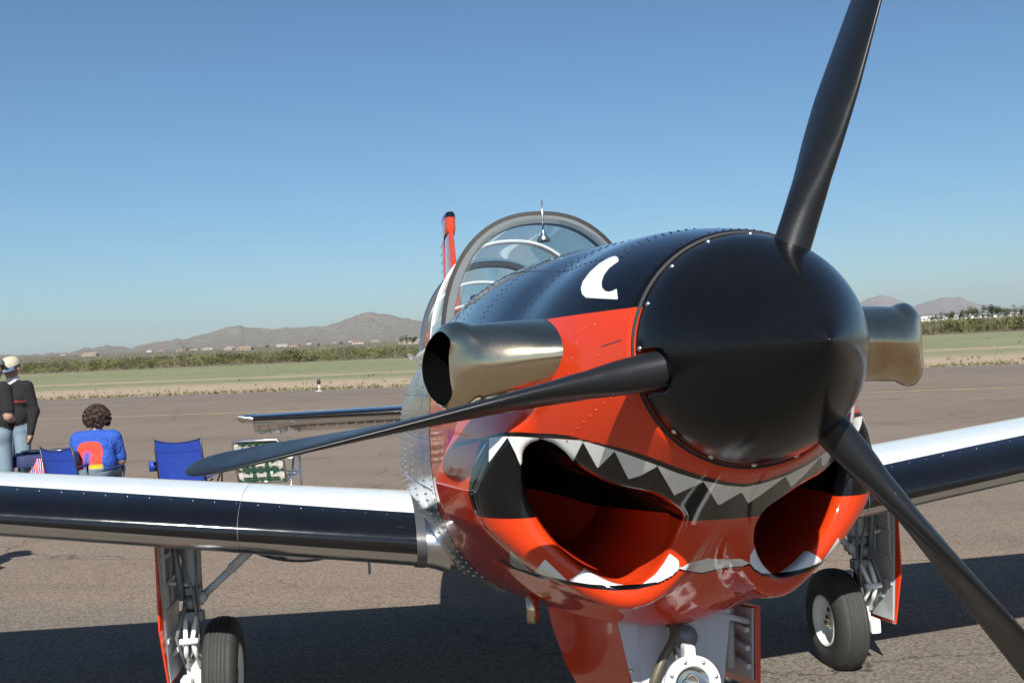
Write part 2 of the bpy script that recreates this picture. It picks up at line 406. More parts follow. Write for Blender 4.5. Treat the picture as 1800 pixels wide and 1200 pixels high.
def ridge(name, skyl, r0, r1, rc, mat, nz, seed, na=520, nr=110, foot=True):
    sx = np.array([a for a, b in skyl], float); sy = np.array([b for a, b in skyl], float)
    pxs = np.linspace(-400, 2200, na); ys = np.interp(pxs, sx, sy)
    el = (np.array([hor_y(a) for a in pxs])-ys)/FPX
    jit = np.random.default_rng(seed).normal(0, 1, na); jit = np.convolve(jit, [.2, .6, .2], 'same')*1.3/FPX; el = el+jit*np.clip(el*FPX/12, 0, 1)
    az = YAW+np.arctan((pxs-900)/FPX); rr = np.linspace(0, 1, nr)**1.25*(r1-r0)+r0
    N = vnoise(na, nr, 6, seed, (34, 6)); N2 = vnoise(na, nr, 5, seed+5, (90, 10))
    cre = np.maximum(el*rc/np.cos(az-YAW), 0)+CH
    bz = base_z(rr)
    sh = np.where(rr < rc, np.clip((rr-(rc-nz))/nz, 0, 1)**1.5, np.clip(1-(rr-rc)/(nz*.8), 0, 1))
    top = np.maximum(cre-np.interp(rc, rr, bz), 0)[:, None]
    carve = (1-sh[None])*1.0
    H = top*sh[None]*(1-.85*carve*(1-N)-.5*carve*(1-N2))+bz[None]+ (N-.5)*np.minimum(12, top*.18)*np.minimum(1, 4*sh[None]*(1.02-sh[None]))
    X = CAM[0]+np.sin(az)[:, None]*rr[None]; Yw = CAM[1]+np.cos(az)[:, None]*rr[None]
    V = np.stack([X, Yw, H], 2).reshape(-1, 3)
    i, j = np.meshgrid(np.arange(na-1), np.arange(nr-1), indexing='ij'); a = (i*nr+j).ravel()
    me = fast_mesh(name, V, np.stack([a, a+nr, a+nr+1, a+1], 1)[:, ::-1]); me.materials.append(mat)
    return tag(obj(name, me), kind='structure')
def mat_hill(name, c1, c2, c3):
    t = NT(name); p = t.pos(); nm = t.n('NewGeometry').outputs['Normal']; z = t.n('SeparateXYZ', {0: nm}).outputs[2]
    pz = t.n('SeparateXYZ', {0: p}).outputs[2]
    c = t.mix(t.step(t.noise(.012, p, 8, .65), .35, .65), c1, c2)
    c = t.mix(t.step(t.noise(.05, p, 7, .75), .5, .62), c, c3)
    c = t.mix(t.step(t.noise(.11, p, 5, .7), .56, .62), c, tuple(k*.55 for k in c3))
    t.bsdf(color=c, rough=1.0, spec=.05, normal=t.bump(t.noise(.016, p, 9, .72), 1.0, 45.0)); return t.m
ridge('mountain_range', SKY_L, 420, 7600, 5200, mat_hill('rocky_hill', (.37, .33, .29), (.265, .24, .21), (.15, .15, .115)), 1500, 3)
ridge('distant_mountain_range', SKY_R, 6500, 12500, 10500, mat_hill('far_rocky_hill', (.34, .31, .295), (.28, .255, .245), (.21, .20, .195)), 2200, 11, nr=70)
# ------------------------------------------------------------------ the airplane
OFF = np.array([0, 3.2, 0.0])
air = obj('airplane', None, None, (0, 3.2, 0), (-ALPHA, 0, 0))
tag(air, 'black and red turboprop trainer airplane with a white toothed grin painted on its nose', 'airplane')
def shift(o): o.location = tuple(-OFF); return o           # parts are modelled in the airplane frame
def part(mb, name, mats, parent=None, **k):
    o = mb.build(name, mats, air if parent is None else parent, **k)
    return shift(o) if parent is None else o

def table(cols):
    T = np.array(cols, float); y = np.linspace(T[0, 0], T[-1, 0], 1400); out = []
    dy = y[1]-y[0]; s = .07; k = np.arange(-int(4*s/dy), int(4*s/dy)+1)*dy; k = np.exp(-k*k/2/s/s); k /= k.sum(); h = len(k)//2
    for c in range(1, T.shape[1]):
        v = np.interp(y, T[:, 0], T[:, c]); vp = np.r_[2*v[0]-v[h:0:-1], v, 2*v[-1]-v[-2:-h-2:-1]]
        out.append(np.convolve(vp, k, 'valid'))
    return lambda q: [np.interp(q, y, o) for o in out]
#         Y     halfW   ztop   zbot   zc    n
STA = [(.40, .250, 1.786, 1.286, 1.536, 2.0), (.47, .285, 1.800, 1.240, 1.525, 2.0), (.55, .322, 1.813, 1.200, 1.510, 2.02), (.65, .362, 1.828, 1.130, 1.485, 2.05),
       (.75, .394, 1.838, 1.055, 1.46, 2.1), (.85, .425, 1.847, .965, 1.43, 2.05), (.95, .450, 1.855, .880, 1.40, 1.95), (1.05, .470, 1.862, .822, 1.38, 1.95), (1.2, .497, 1.873, .795, 1.355, 2.2), (1.4, .522, 1.888, .77, 1.335, 2.3),
       (1.7, .546, 1.908, .74, 1.31, 2.4), (2.1, .567, 1.922, .69, 1.28, 2.45), (2.5, .60, 1.90, .63, 1.25, 2.45), (3.0, .625, 1.80, .59, 1.2, 2.4), (3.8, .62, 1.78, .58, 1.19, 2.4), (4.6, .56, 1.78, .66, 1.22, 2.4), (5.5, .45, 1.80, .80, 1.28, 2.3), (6.5, .31, 1.70, .95, 1.32, 2.2), (7.5, .19, 1.60, 1.08, 1.35, 2.1), (8.4, .06, 1.46, 1.22, 1.36, 2.0)]
sect = table(STA)
RIM = np.array([(0.419, 1.295), (0.416, 1.327), (0.398, 1.348), (0.367, 1.348), (0.338, 1.316), (0.308, 1.286), (0.247, 1.250), (0.174, 1.230), (0.127, 1.200), (0.098, 1.173), (0.094, 1.133), (0.105, 1.086), (0.133, 1.038), (0.169, 1.003), (0.202, 0.995), (0.243, 1.011), (0.286, 1.039), (0.326, 1.075), (0.367, 1.127), (0.401, 1.19), (0.415, 1.246)])
RIMS = catmull(RIM, 3)
def rim_y(x, z): return .70+.53*(x-.12)+.20*(1.13-z)
def body_f(x, y, z, sec=None):
    W, zt, zb, zc, n = sect(y) if sec is None else sec
    dz = z-zc; H = np.where(dz > 0, zt-zc, zc-zb)
    g = ((np.abs(x)/W)**n+(np.abs(dz)/H)**n)**(1/n); r = np.sqrt(x*x+dz*dz)
    return np.where(g > 1e-4, (g-1)*r/np.maximum(g, 1e-4), -.2)
def rcone(px, py, ax, ay, r1, bx, by, r2):
    ex, ey = bx-ax, by-ay; t = np.clip(((px-ax)*ex+(py-ay)*ey)/(ex*ex+ey*ey), 0, 1.0)
    return np.sqrt((px-ax-ex*t)**2+(py-ay-ey*t)**2)-(r1+(r2-r1)*t**.8)
def nose_f(x, y, z, d2, sec=None):
    x = np.abs(x); u = body_f(x, y, z, sec)
    u = smax(u, .405-y, .012)
    s = y-rim_y(x, z)
    q = np.clip((x-.22)/.2, 0, 1)*np.clip((z-.98)/.15, 0, 1)*np.clip((1.35-z)/.13, 0, 1)+0*d2; ra = .031+.029*q
    lip = rcone(d2, s, ra, ra+.002, ra, .055+.012*q, .42, .078+.044*q)
    lip = np.where(s > .75, 1.0, lip)
    f = smin(u, lip, .045)
    cav = np.maximum(d2+.0+.015*np.maximum(s, 0), s-.75)
    return smax(f, -cav, .012)
def nose_pts(P):
    x = np.abs(P[:, 0]); d2 = -poly_sd(np.c_[x, P[:, 2]], RIMS)
    return nose_f(x, P[:, 1], P[:, 2], d2)
hh = .0055
gx = np.arange(0, .66, hh); gy = np.arange(.385, 2.1, hh); gz = np.arange(.62, 1.96, hh)
D2 = -poly_sd(np.stack(np.meshgrid(gx, gz, indexing='ij'), -1).reshape(-1, 2), RIMS).reshape(len(gx), len(gz))
sec = [c[None, :, None] for c in sect(gy)]
F = nose_f(gx[:, None, None], gy[None, :, None], gz[None, None], D2[:, None, :], sec).astype(np.float32)
F = np.concatenate([F[:0:-1], F], 0)
V, Q = surface_nets(F, (-gx[-1], gy[0], gz[0]), hh); del F
V = newton(nose_pts, V, 2)
# paint: outlines read off the photograph, laid on the left half of the nose and mirrored to the other
VL = V.copy(); VL[:, 0] = -np.abs(VL[:, 0]); PX = project(a2w(VL))
d2v = -poly_sd(np.c_[np.abs(V[:, 0]), V[:, 2]], RIMS); sv = V[:, 1]-rim_y(np.abs(V[:, 0]), V[:, 2])
incav = (d2v < .0) & (sv > .028)
L_TOP = [(700, 790), (800, 778), (866, 764), (881, 759.5), (912, 759), (943, 761), (972, 762), (1000, 765), (1029, 772.5), (1060, 780), (1103, 790), (1147, 804.5), (1190, 821), (1233, 835.6), (1277, 846.4), (1312, 850), (1400, 853)]
L_BOT = [(700, 800), (800, 787), (860, 769.6), (881, 766.7), (912, 767), (948, 769.6), (976, 769.6), (1008, 771), (1037, 778), (1080, 790.5), (1103, 798), (1147, 814), (1190, 831), (1233, 844), (1277, 853), (1312, 856), (1400, 860)]
TEETH = [[(866, 767), (850, 783), (839, 802), (830, 822), (836, 812), (846, 795), (860, 772)],
         [(860, 768), (892, 766.5), (892, 768), (859, 813)], [(891.5, 767), (948.5, 768), (948, 771), (931, 789), (914.6, 818), (907, 798)],
         [(947.5, 769), (1024, 774), (1024, 777), (1007, 811), (1002, 803.5), (993, 793), (976, 780)],
         [(1023.5, 774), (1080, 790), (1079, 794), (1050.4, 823)], [(1079, 790), (1154.6, 817), (1154.6, 820), (1125, 836), (1104.8, 842)],
         [(1154, 816), (1235.5, 843), (1235.5, 847), (1185, 870)], [(1235, 843), (1313.5, 855), (1313.5, 858.5), (1263, 888)]]
LOW = [[(896, 966.7), (896.6, 990), (909, 1000), (938, 1009)], [(958, 982.5), (937, 1008), (965, 1016), (999.5, 1022)],
       [(1031.6, 987), (1024, 1003), (998, 1021.5), (1037, 1027.5), (1080, 1030), (1100, 1029), (1080, 1021), (1060, 1006.7)],
       [(1177, 972), (1167, 989), (1152, 1009), (1128, 1027), (1161, 1022.5), (1181, 1012), (1194, 1000), (1193, 984)],
       [(1195, 999), (1212, 988.6), (1240, 982), (1262, 971), (1292, 994), (1262, 1005), (1233, 1006.5), (1204, 1002)]]
LL_T = [(880, 980), (895, 990), (906.7, 997), (935.5, 1006), (999, 1020.5), (1037, 1026), (1080, 1028.5), (1095, 1027.5), (1129, 1025.5), (1161, 1021), (1180, 1011), (1193, 999), (1204, 1001), (1233, 1006), (1262, 1004), (1295, 993)]
LL_B = [(878, 984), (893, 994), (906, 1001), (935.5, 1012), (999, 1027), (1037, 1034), (1080, 1037.5), (1118, 1035.5), (1161, 1026), (1182, 1015), (1194, 1003), (1204, 1004), (1233, 1009), (1262, 1008), (1297, 997)]
EYE = [(1087.5, 457), (1085, 451), (1080, 449.7), (1070, 453), (1053, 463), (1036.7, 478), (1024, 495), (1021, 506.7), (1023, 516.7), (1030, 523), (1046.7, 524), (1086, 526), (1084, 507.5), (1076.7, 511), (1070, 513), (1063, 511), (1058, 505), (1057.5, 495), (1061.7, 483), (1070, 471.7), (1080, 464), (1087.5, 459)]
def sd_union(ps): return np.max([poly_sd(PX, p) for p in ps], 0)
front = VL[:, 1] < 1.25
cutoff = np.where(d2v < .006, (.042-sv)*700, 30)
teeth = np.where(~front | (V[:, 2] > 1.5), -9, np.maximum(sd_union(TEETH), sd_union(LOW)))
line = np.where(~front | (V[:, 2] > 1.5), -9, np.maximum(poly_sd(PX, L_TOP+L_BOT[::-1]), poly_sd(PX, LL_T+LL_B[::-1])))
# mouth: under the upper lip line, above the level where the red tongue begins
lt = np.array(L_BOT); below = PX[:, 1]-np.interp(PX[:, 0], lt[:, 0], lt[:, 1])
mouth = np.minimum(np.minimum(below, (V[:, 2]-1.160)*700), (1.0-V[:, 1])*700)
ycav = np.interp(PX[:, 0], [880, 946, 986, 1037, 1080, 1190, 1260], [846, 861, 870, 886, 892, 903, 908])
mouth = np.where(incav, np.minimum(np.maximum(ycav-PX[:, 1], (V[:, 2]-1.165)*700), 20), mouth)
top = (V[:, 2]-(1.634+.012*(V[:, 1]-.45)))*700
eye = np.where(front & (V[:, 2] > 1.5), poly_sd(PX, EYE), -9)
me = fast_mesh('engine_cowling', V, Q)
teeth = np.minimum(teeth, cutoff); line = np.minimum(line, cutoff)
for nm, a in (('p_teeth', teeth), ('p_line', line), ('p_mouth', mouth), ('p_top', top), ('p_eye', eye), ('p_cav', np.where(d2v < .004, (sv-.05)*400, -9))):
    at = me.attributes.new(nm, 'FLOAT', 'POINT'); at.data.foreach_set('value', np.clip(a, -30, 30).astype(np.float32))
def mat_nose():
    t = NT('nose_art_paint'); o = t.obc()
    A = lambda k: t.n('Attribute', attribute_name=k).outputs['Fac']
    red = t.mix(t.noise(5, o, 4).outputs[0], tuple(k*.97 for k in RED), tuple(k*1.03 for k in RED))
    c = t.mix(t.step(A('p_top'), -.5, .5), red, BLACK)
    c = t.mix(t.step(A('p_eye'), -.5, .5), c, WHITE)
    c = t.mix(t.step(A('p_mouth'), -.5, .5), c, BLACK)
    c = t.mix(t.step(A('p_teeth'), -.5, .5), c, WHITE)
    c = t.mix(t.step(A('p_line'), -.5, .5), c, BLACK)
    r = t.step(t.noise(12, o, 6), .3, .75); r.inputs['To Min'].default_value = .07; r.inputs['To Max'].default_value = .15
    cv = t.step(A('p_cav'), -4, 8); r = t.math('ADD', r, t.math('MULTIPLY', cv, .4)); ct = t.math('SUBTRACT', .45, t.math('MULTIPLY', cv, .45))
    t.bsdf(color=c, rough=r, coat=ct, coatr=.03, spec=.25, normal=t.bump(t.noise(6, o, 2), .06, .02)); return t.m
MAT['nose'] = mat_nose(); me.materials.append(MAT['nose'])
cowl = shift(obj('engine_cowling', me, air))
cowl['label'] = 'red and black cowling with a grinning toothed mouth and white eye'

# rivet heads on the cowling
def surf(Y, th):
    """outermost nose surface along a ray from the axis of section Y"""
    zc = float(sect(np.array([Y]))[3][0]); c, s = math.cos(th), math.sin(th); r = np.linspace(.12, .9, 400)
    P = np.c_[r*c, np.full(400, Y), zc+r*s]; f = nose_pts(P); i = np.max(np.nonzero(f < 0)[0]); a = r[i]+(r[i+1]-r[i])*f[i]/(f[i]-f[i+1])
    return np.array([a*c, Y, zc+a*s])
def rivet_mesh(mb, p, n, r):
    n = Vector(n).normalized(); u = n.orthogonal().normalized(); w_ = n.cross(u); p = Vector(p); k = 7; v = []
    for rad, h in ((1, -.15), (.8, .38), (.35, .62)):
        v += [tuple(p+(u*math.cos(2*math.pi*j/k)+w_*math.sin(2*math.pi*j/k))*r*rad+n*r*h) for j in range(k)]
    f = [(i*k+j, i*k+(j+1) % k, (i+1)*k+(j+1) % k, (i+1)*k+j) for i in (0, 1) for j in range(k)]+[tuple(2*k+j for j in range(k))]
    mb.add(v, f, 0, True)
def nrm(fn, p, e=2e-3):
    P = np.array([p]*4)+np.vstack([np.zeros(3), np.eye(3)*e]); f = fn(P); return f[1:]-f[0]
RV = {'red': MB(), 'black': MB()}
def rivet(Y, th, r=.0029):
    p = surf(Y, th)
    if abs(p[0]) > .3 and .62 < Y < 1.35 and 1.44 < p[2] < 1.68: return
    if p[2] > 1.6 and poly_sd(project(a2w([(-abs(p[0]), p[1], p[2])])), EYE)[0] > -3: return
    rivet_mesh(RV['black' if p[2] > 1.634+.012*(Y-.45) else 'red'], p, nrm(nose_pts, p), r)
for sgn in (0, 1):
    fl = (lambda t: t) if not sgn else (lambda t: math.pi-t)
    for k in range(34): rivet(.435, fl(math.radians(92+k*3.6)))
    for k in range(8): rivet(.50, fl(math.radians(156+k*4)))
    for k in range(18): rivet(.47+.03*k, fl(math.pi-math.asin(min(1, .10/(.3+.012*k)))))
    for k in range(20): rivet(.50+.03*k, fl(math.pi-math.asin(min(1, .14/(.3+.012*k)))))
    for Y0, a0, a1, st in ((.62, 95, 150, 3.2), (.66, 96, 148, 3.2), (1.02, 92, 146, 2.6), (1.07, 92, 146, 2.6), (1.42, 92, 150, 2.2), (1.47, 92, 150, 2.2), (1.8, 92, 152, 2), (2.0, 92, 152, 1.8)):
        a = a0
        while a < a1: rivet(Y0, fl(math.radians(a))); a += st
    for k in range(9): rivet(.455+.026*k, fl(math.radians(194+k*.8)))
    for k in range(5): rivet(.56+.012*k, fl(math.radians(158+5*k)))
    for k in range(40): rivet(.62+.036*k, fl(math.radians(127-.28*k)))
    for Y0 in (1.45, 1.75, 2.0):
        for k in range(14): rivet(Y0, fl(math.radians(158+5.2*k)))
for nm, mb in RV.items(): tag(mb.build('rivets', MAT[nm], cowl, fixn=False), kind='stuff')
# cowl seam lines: thin dark grooves laid on the skin
sm = []
def seam(pts, wd=.0009):
    P = [surf(*q) for q in pts]; N = [Vector(nrm(nose_pts, p)).normalized() for p in P]; rows = []
    for i, p in enumerate(P):
        t = (Vector(P[min(i+1, len(P)-1)])-Vector(P[max(i-1, 0)])).normalized(); b = t.cross(N[i]).normalized()
        q = Vector(p)+N[i]*.0011; rows.append([tuple(q-b*wd), tuple(q+b*wd)])
    sm.append(MB().grid(rows))
for fl in ((lambda a: a), (lambda a: 180-a)):
    seam([(.43+.02*k, math.radians(fl(172+.15*k))) for k in range(4)])
    seam([(1.045, math.radians(fl(92+3*k))) for k in range(20)])
    seam([(1.445, math.radians(fl(92+3*k))) for k in range(40)])
for q in sm: q.build('panel_seam', MAT['darkgrey'], cowl, fixn=False)

# rear fuselage: riveted bare metal
def sec_pts(Y, k=64, off=0.0):
    W, zt, zb, zc, n = [float(q[0]) for q in sect(np.array([Y]))]; P = []
    for j in range(k):
        a = 2*math.pi*j/k; c, s = math.cos(a), math.sin(a); H = (zt-zc) if s > 0 else (zc-zb)
        g = ((abs(c)/W)**n+(abs(s)/H)**n)**(-1/n)+off; P.append((g*c, Y, zc+g*s))
    return P
mb = MB(); ys = [2.092, 2.2, 2.3, 2.45, 2.6, 2.8, 3.0, 3.2, 3.4, 3.7, 4.0, 4.4, 4.8, 5.2, 5.6, 6.0, 6.5, 7.0, 7.5, 8.0, 8.4]
mb.grid([sec_pts(y, 64, .0015) for y in ys], closed=True, mfun=lambda i, j: 1 if (ys[i] < 2.75 and 8 <= j < 24) else 0)
mb.add(sec_pts(8.4, 64, .0015), [tuple(range(64))], 0)
fus = part(mb, 'fuselage', [MAT['alu'], MAT['black']])
fus['label'] = 'bare riveted aluminium rear fuselage'
rv = MB(); rs = MB()
def body_n(p): return nrm(lambda P: body_f(P[:, 0], P[:, 1], P[:, 2]), p)
for Y in (2.14, 2.32, 2.36, 2.62, 2.66, 2.95, 2.99, 3.3, 3.34, 3.7, 4.1):
    for a in np.arange(-50, 62, 2.4):
        for s in (1, -1):
            p = sec_pts_one = None
            W, zt, zb, zc, n = [float(q[0]) for q in sect(np.array([Y]))]; c, q = math.cos(math.radians(a))*s, math.sin(math.radians(a)); H = (zt-zc) if q > 0 else (zc-zb)
            gg = ((abs(c)/W)**n+(abs(q)/H)**n)**(-1/n)+.0015; p = (gg*c, Y, zc+gg*q); rivet_mesh(rv, p, body_n(p), .0042)
for z in (1.46, 1.30, 1.12, .98):
    for Y in np.arange(2.16, 4.2, .036):
        W, zt, zb, zc, n = [float(q[0]) for q in sect(np.array([Y]))]; H = (zt-zc) if z > zc else (zc-zb)
        x = W*(1-(abs(z-zc)/H)**n)**(1/n)+.0015
        for s in (1, -1): rivet_mesh(rv, (s*x, Y, z), body_n((s*x, Y, z)), .0042)
tag(rv.build('rivets', MAT['alu'], fus, fixn=False), kind='stuff')
for Y in (2.34, 2.64, 2.97, 3.32):
    rs.grid([[tuple(np.array(q)+(0, dy, 0)) for dy in (-.004, .004)] for q in [p for p in sec_pts(Y, 120, .004)]], closed=False)
rs.build('lap_joints', MAT['alu'], fus, fixn=False)
# small air scoop and step on the side
mb = MB()
for s in (-1,): mb.add([(s*.555, 2.55, 1.60), (s*.60, 2.62, 1.635), (s*.61, 2.70, 1.632), (s*.565, 2.72, 1.585), (s*.55, 2.6, 1.585)], [(0, 1, 2, 3), (0, 4, 3), (0, 1, 4), (1, 2, 3, 4)])
mb.build('vent_scoop', MAT['white'], fus)

# spinner with three slots for the blades
YT, ZH, RS = 0.0, 1.536, .241
def spin_r(y):
    return RS*max(0.0, 1-(1-min(1, y/.4))**1.6)**.9
prof = [(y, spin_r(y)) for y in [0, .0015, .004, .008, .014, .022, .032]+list(np.linspace(.045, .392, 44))]+[(.398, RS*.999), (.401, RS*.985), (.401, .02), (.401, .0001)]
mb = MB().lathe([(y, max(r, .0001)) for y, r in prof], (0, 0, ZH), (0, 1, 0), 128)
spin = part(mb, 'spinner', [MAT['spinner'], MAT['geardark']])
bm = bmesh.new(); bm.from_mesh(spin.data); bmesh.ops.remove_doubles(bm, verts=list(bm.verts), dist=.0002); bmesh.ops.recalc_face_normals(bm, faces=list(bm.faces)); bm.to_mesh(spin.data); bm.free()
YP = .325; TH = math.radians(188.916)
cut = MB()
for k in range(3):
    a = TH+k*2*math.pi/3; u = Vector((math.cos(a), 0, math.sin(a))); tv = Vector((-math.sin(a), 0, math.cos(a))); ya = Vector((0, 1, 0)); c0 = Vector((0, YP, ZH))
    pl = [(.045*math.cos(q), -.045*math.sin(q)) for q in np.linspace(0, math.pi, 18)]+[(-.045, .12), (.045, .12)]
    v = []
    for r in (.15, .33): v += [tuple(c0+u*r+tv*p+ya*q) for p, q in pl]
    m = len(pl); cut.add(v, [tuple(range(m)), tuple(range(2*m-1, m-1, -1))]+[(i, i+m, (i+1) % m+m, (i+1) % m) for i in range(m)], 1)
co = part(cut, 'slot_cutter', [MAT['spinner'], MAT['geardark']])
bo = spin.modifiers.new('slots', 'BOOLEAN'); bo.operation = 'DIFFERENCE'; bo.object = co; bo.solver = 'EXACT'
bpy.context.view_layer.update()
dg = bpy.context.evaluated_depsgraph_get(); nm_ = bpy.data.meshes.new_from_object(spin.evaluated_get(dg)); spin.modifiers.clear(); spin.data = nm_
bpy.data.objects.remove(co)
sc = MB()
for k in range(16):
    a = TH+math.radians(22.5*k+11)
    if min(abs(((a-TH-q*2*math.pi/3+math.pi) % (2*math.pi))-math.pi) for q in range(3)) < .2: continue
    y = .375; r = spin_r(y); p = Vector((r*math.cos(a), y, ZH+r*math.sin(a))); n = Vector((math.cos(a), -.28, math.sin(a))).normalized()
    scm = MB(); rivet_mesh(scm, p, n, .0065); scm.build('screw', MAT['steel'], spin, fixn=False)

# feathered propeller blades
def blade(k):
    a = TH+k*2*math.pi/3; u = np.array((math.cos(a), 0, math.sin(a))); tv = np.array((-math.sin(a), 0, math.cos(a))); fw = np.array((0, -1, 0.0)); c0 = np.array((0, YP, ZH))
    st = [(.15, .076, 1.0, 102), (.235, .076, 1.0, 102), (.29, .084, .86, 102), (.36, .112, .52, 101), (.45, .150, .30, 99), (.55, .178, .20, 96), (.68, .186, .145, 91.5), (.80, .186, .115, 88), (.92, .184, .09, 84.5), (1.02, .178, .08, 81.5), (1.09, .160, .08, 79.5), (1.125, .125, .08, 79), (1.14, .075, .08, 79), (1.146, .015, .1, 79)]
    st = np.array(st); rr = np.concatenate([np.linspace(.15, 1.08, 44), [1.1, 1.115, 1.128, 1.138, 1.143, 1.1455]]); rows = []; n = 28
    for r in rr:
        ch, tc, be = [float(np.interp(r, st[:, 0], st[:, q])) for q in (1, 2, 3)]; be = math.radians(be)
        cdv = tv*math.cos(be)+fw*math.sin(be); nv = tv*math.sin(be)-fw*math.cos(be); w_ = min(1, max(0, (tc-.2)/.8)); row = []
        for j in range(n):
            q = 2*math.pi*j/n; x = math.cos(q); xe = ch*.5*x
            th = ch*tc*.5*math.sin(q)*(w_+(1-w_)*(.62+.5*(x+1)/2+.0))
            row.append(tuple(c0+u*r+cdv*(xe-(1-w_)*ch*.06)+nv*(th+(1-w_)*ch*.02*(1-x*x))))
        rows.append(row)
    m = MB().grid(rows, closed=True); m.add(rows[-1], [tuple(range(n))]); m.add(rows[0], [tuple(range(n))])
    b = part(m, 'propeller_blade', MAT['blade'])
    m = MB().lathe([(.17, .0), (.17, .052), (.205, .052), (.21, .045)], tuple(c0), tuple(u), 28); m.build('blade_clamp', MAT['spinner'], b)
for k in range(3): blade(k)

# exhaust stubs
def exhaust(s):
    O = catmull([(.28, .605), (.345, .632), (.415, .650), (.485, .672), (.547, .705), (.588, .752)], 8, False)
    I = catmull([(.27, .84), (.34, .855), (.42, .865), (.50, .885), (.575, .92), (.640, .975)], 8, False)
    def loop(i, off=0.0):
        o, q = O[i], I[i]; mid = (o+q)/2; hv = (o-q)/2; L = len(O)-1; t = i/L
        rz_ = .095+.0*t; zc = 1.553-.018*t; n = 44; P = []
        flare = max(0, t-.72)/.28
        for j in range(n):
            a = 2*math.pi*j/n; c, sn = math.cos(a), math.sin(a)
            k = 1-off/max(.05, np.linalg.norm(hv)); kz = 1-off/rz_
            zz = zc+(rz_+.012*math.sin(math.pi*min(1, flare)))*kz*sn
            # scalloped outlet
            notch = -.018*flare*math.exp(-((a-5.5)/.35)**2)-.022*flare*math.exp(-((a-.75)/.3)**2)+.02*flare*math.cos(2*a)
            p = mid+hv*c*k+(O[-1]-O[-2]+I[-1]-I[-2])*.5/.02*0
            ed_ = max(0, t-.93)/.07; yo = .11*sn*sn*(1-t)**1.5
            P.append((s*(p[0]+notch*.3), p[1]+notch+yo, zc+(zz-zc)*(1-.06*ed_*ed_)))
        return P
    rows = [loop(i) for i in range(len(O))]
    p = part(MB().grid(rows, closed=True), 'exhaust_stub', MAT['exhaust'], fixn=False)
    bm = bmesh.new(); bm.from_mesh(p.data); bmesh.ops.recalc_face_normals(bm, faces=list(bm.faces)); bm.to_mesh(p.data); bm.free()
    MB().grid([loop(i, .0035) for i in range(len(O))], closed=True).build('sooty_lining', MAT['soot'], p, fixn=False)
    o2 = MB(); L = [(s*(.30+.075*q), .66+.055*q) for q in (0, 1)]
for s in (-1, 1): exhaust(s)

# canopy
def arch(Y, a, z0, top, n=2.3, k=40, lo=0.0):
    P = []
    for j in range(k+1):
        t = math.pi*(lo+(1-2*lo)*j/k); c, s = math.cos(t), math.sin(t)
        P.append(np.array((a*math.copysign(abs(c)**(2/n), c), Y, z0+(top-z0)*abs(s)**(2/n))))
    return P
def bow(P, wy, th, mats, name, parent, outer=1):
    rows = []; k = len(P)
    for i, p in enumerate(P):
        t = P[min(i+1, k-1)]-P[max(i-1, 0)]; t /= np.linalg.norm(t); nrm_ = np.cross(t, (0, 1, 0)); nrm_ = nrm_ if nrm_@(p-np.array((0, p[1], 1.8))) > 0 else -nrm_
        o = p+nrm_*th; y = np.array((0, wy/2, 0)); b = nrm_*(.016 if th > .04 else .006)
        rows.append([tuple(q) for q in (p-y, o-y-b, o-y+b*.2+y*.2, o+y-b*.2-y*.2, o+y-b, p+y)])
    return MB().grid(rows, closed=True, smooth=False, mfun=lambda i, j: outer if j in (1, 2, 3) else 0).build(name, mats, parent)
can = part(MB().box((0.0, 4.3, 1.70), (.82, 2.7, .03), 0), 'canopy', [MAT['interior']])
bows = [(2.90, .402, 2.235, .06, .050, (MAT['archgrey'], MAT['interior'])), (3.78, .43, 2.235, .085, .014, (MAT['white'], MAT['white'])), (4.62, .425, 2.225, .10, .03, (MAT['darkgrey'], MAT['alu'])), (5.25, .40, 2.17, .07, .014, (MAT['white'], MAT['white'])), (5.75, .33, 2.06, .05, .012, (MAT['white'], MAT['white']))]
for Y, a, tp, wy, th, ms in bows: bow(arch(Y, a, 1.62, tp-th), wy, th, ms, 'canopy_bow', can)
g1 = [arch(Y, a, 1.62, tp-.008) for Y, a, tp, *_ in bows]
def lerp_rows(A, B, k): return [[tuple(a*(1-t)+b*t) for a, b in zip(A, B)] for t in np.linspace(0, 1, k)]
for i in range(4): MB().grid(lerp_rows(g1[i], g1[i+1], 5)).build('canopy_glass', MAT['glass'], can)
base = []
for j in range(41):
    t = math.pi*j/40; x = .40*math.copysign(abs(math.cos(t))**.8, math.cos(t)); y = 2.88-.66*math.sin(t)**.75
    W, zt, zb, zc, n = [float(q[0]) for q in sect(np.array([y]))]; z = zc+(zt-zc)*(max(0, 1-(abs(x)/W)**n))**(1/n)
    base.append(np.array((x, y, z-.004)))
ws = arch(2.90, .402, 1.62, 2.215); ws = [p+np.array((0, 0, 0)) for p in ws]
rows = []
for t in np.linspace(0, 1, 9):
    rows.append([tuple(a*(1-t)+b*t+np.array((0, 0, .045*math.sin(math.pi*t)*math.sin(math.pi*j/40)))) for j, (a, b) in enumerate(zip(base, ws))])
MB().grid(rows).build('windshield', MAT['glass'], can)
MB().tube([tuple(b+np.array((0, 0, .004))) for b in base], .009, 6).build('windshield_frame', MAT['black'], can)
for s in (-1, 1):
    mb = MB()
    mb.tube([(s*.435, 2.9, 1.66), (s*.448, 3.6, 1.67), (s*.445, 4.6, 1.67), (s*.42, 5.3, 1.67), (s*.34, 5.8, 1.68)], .03, 8)
    mb.build('canopy_rail', MAT['white'], can)
    mb = MB(); mb.grid([[(s*.47, Y, 1.55), (s*.447, Y, 1.66), (s*.436, Y, 1.76), (s*.43, Y, 1.80)] for Y in (2.93, 3.78)]); mb.build('canopy_side_skin', MAT['alu'], can)
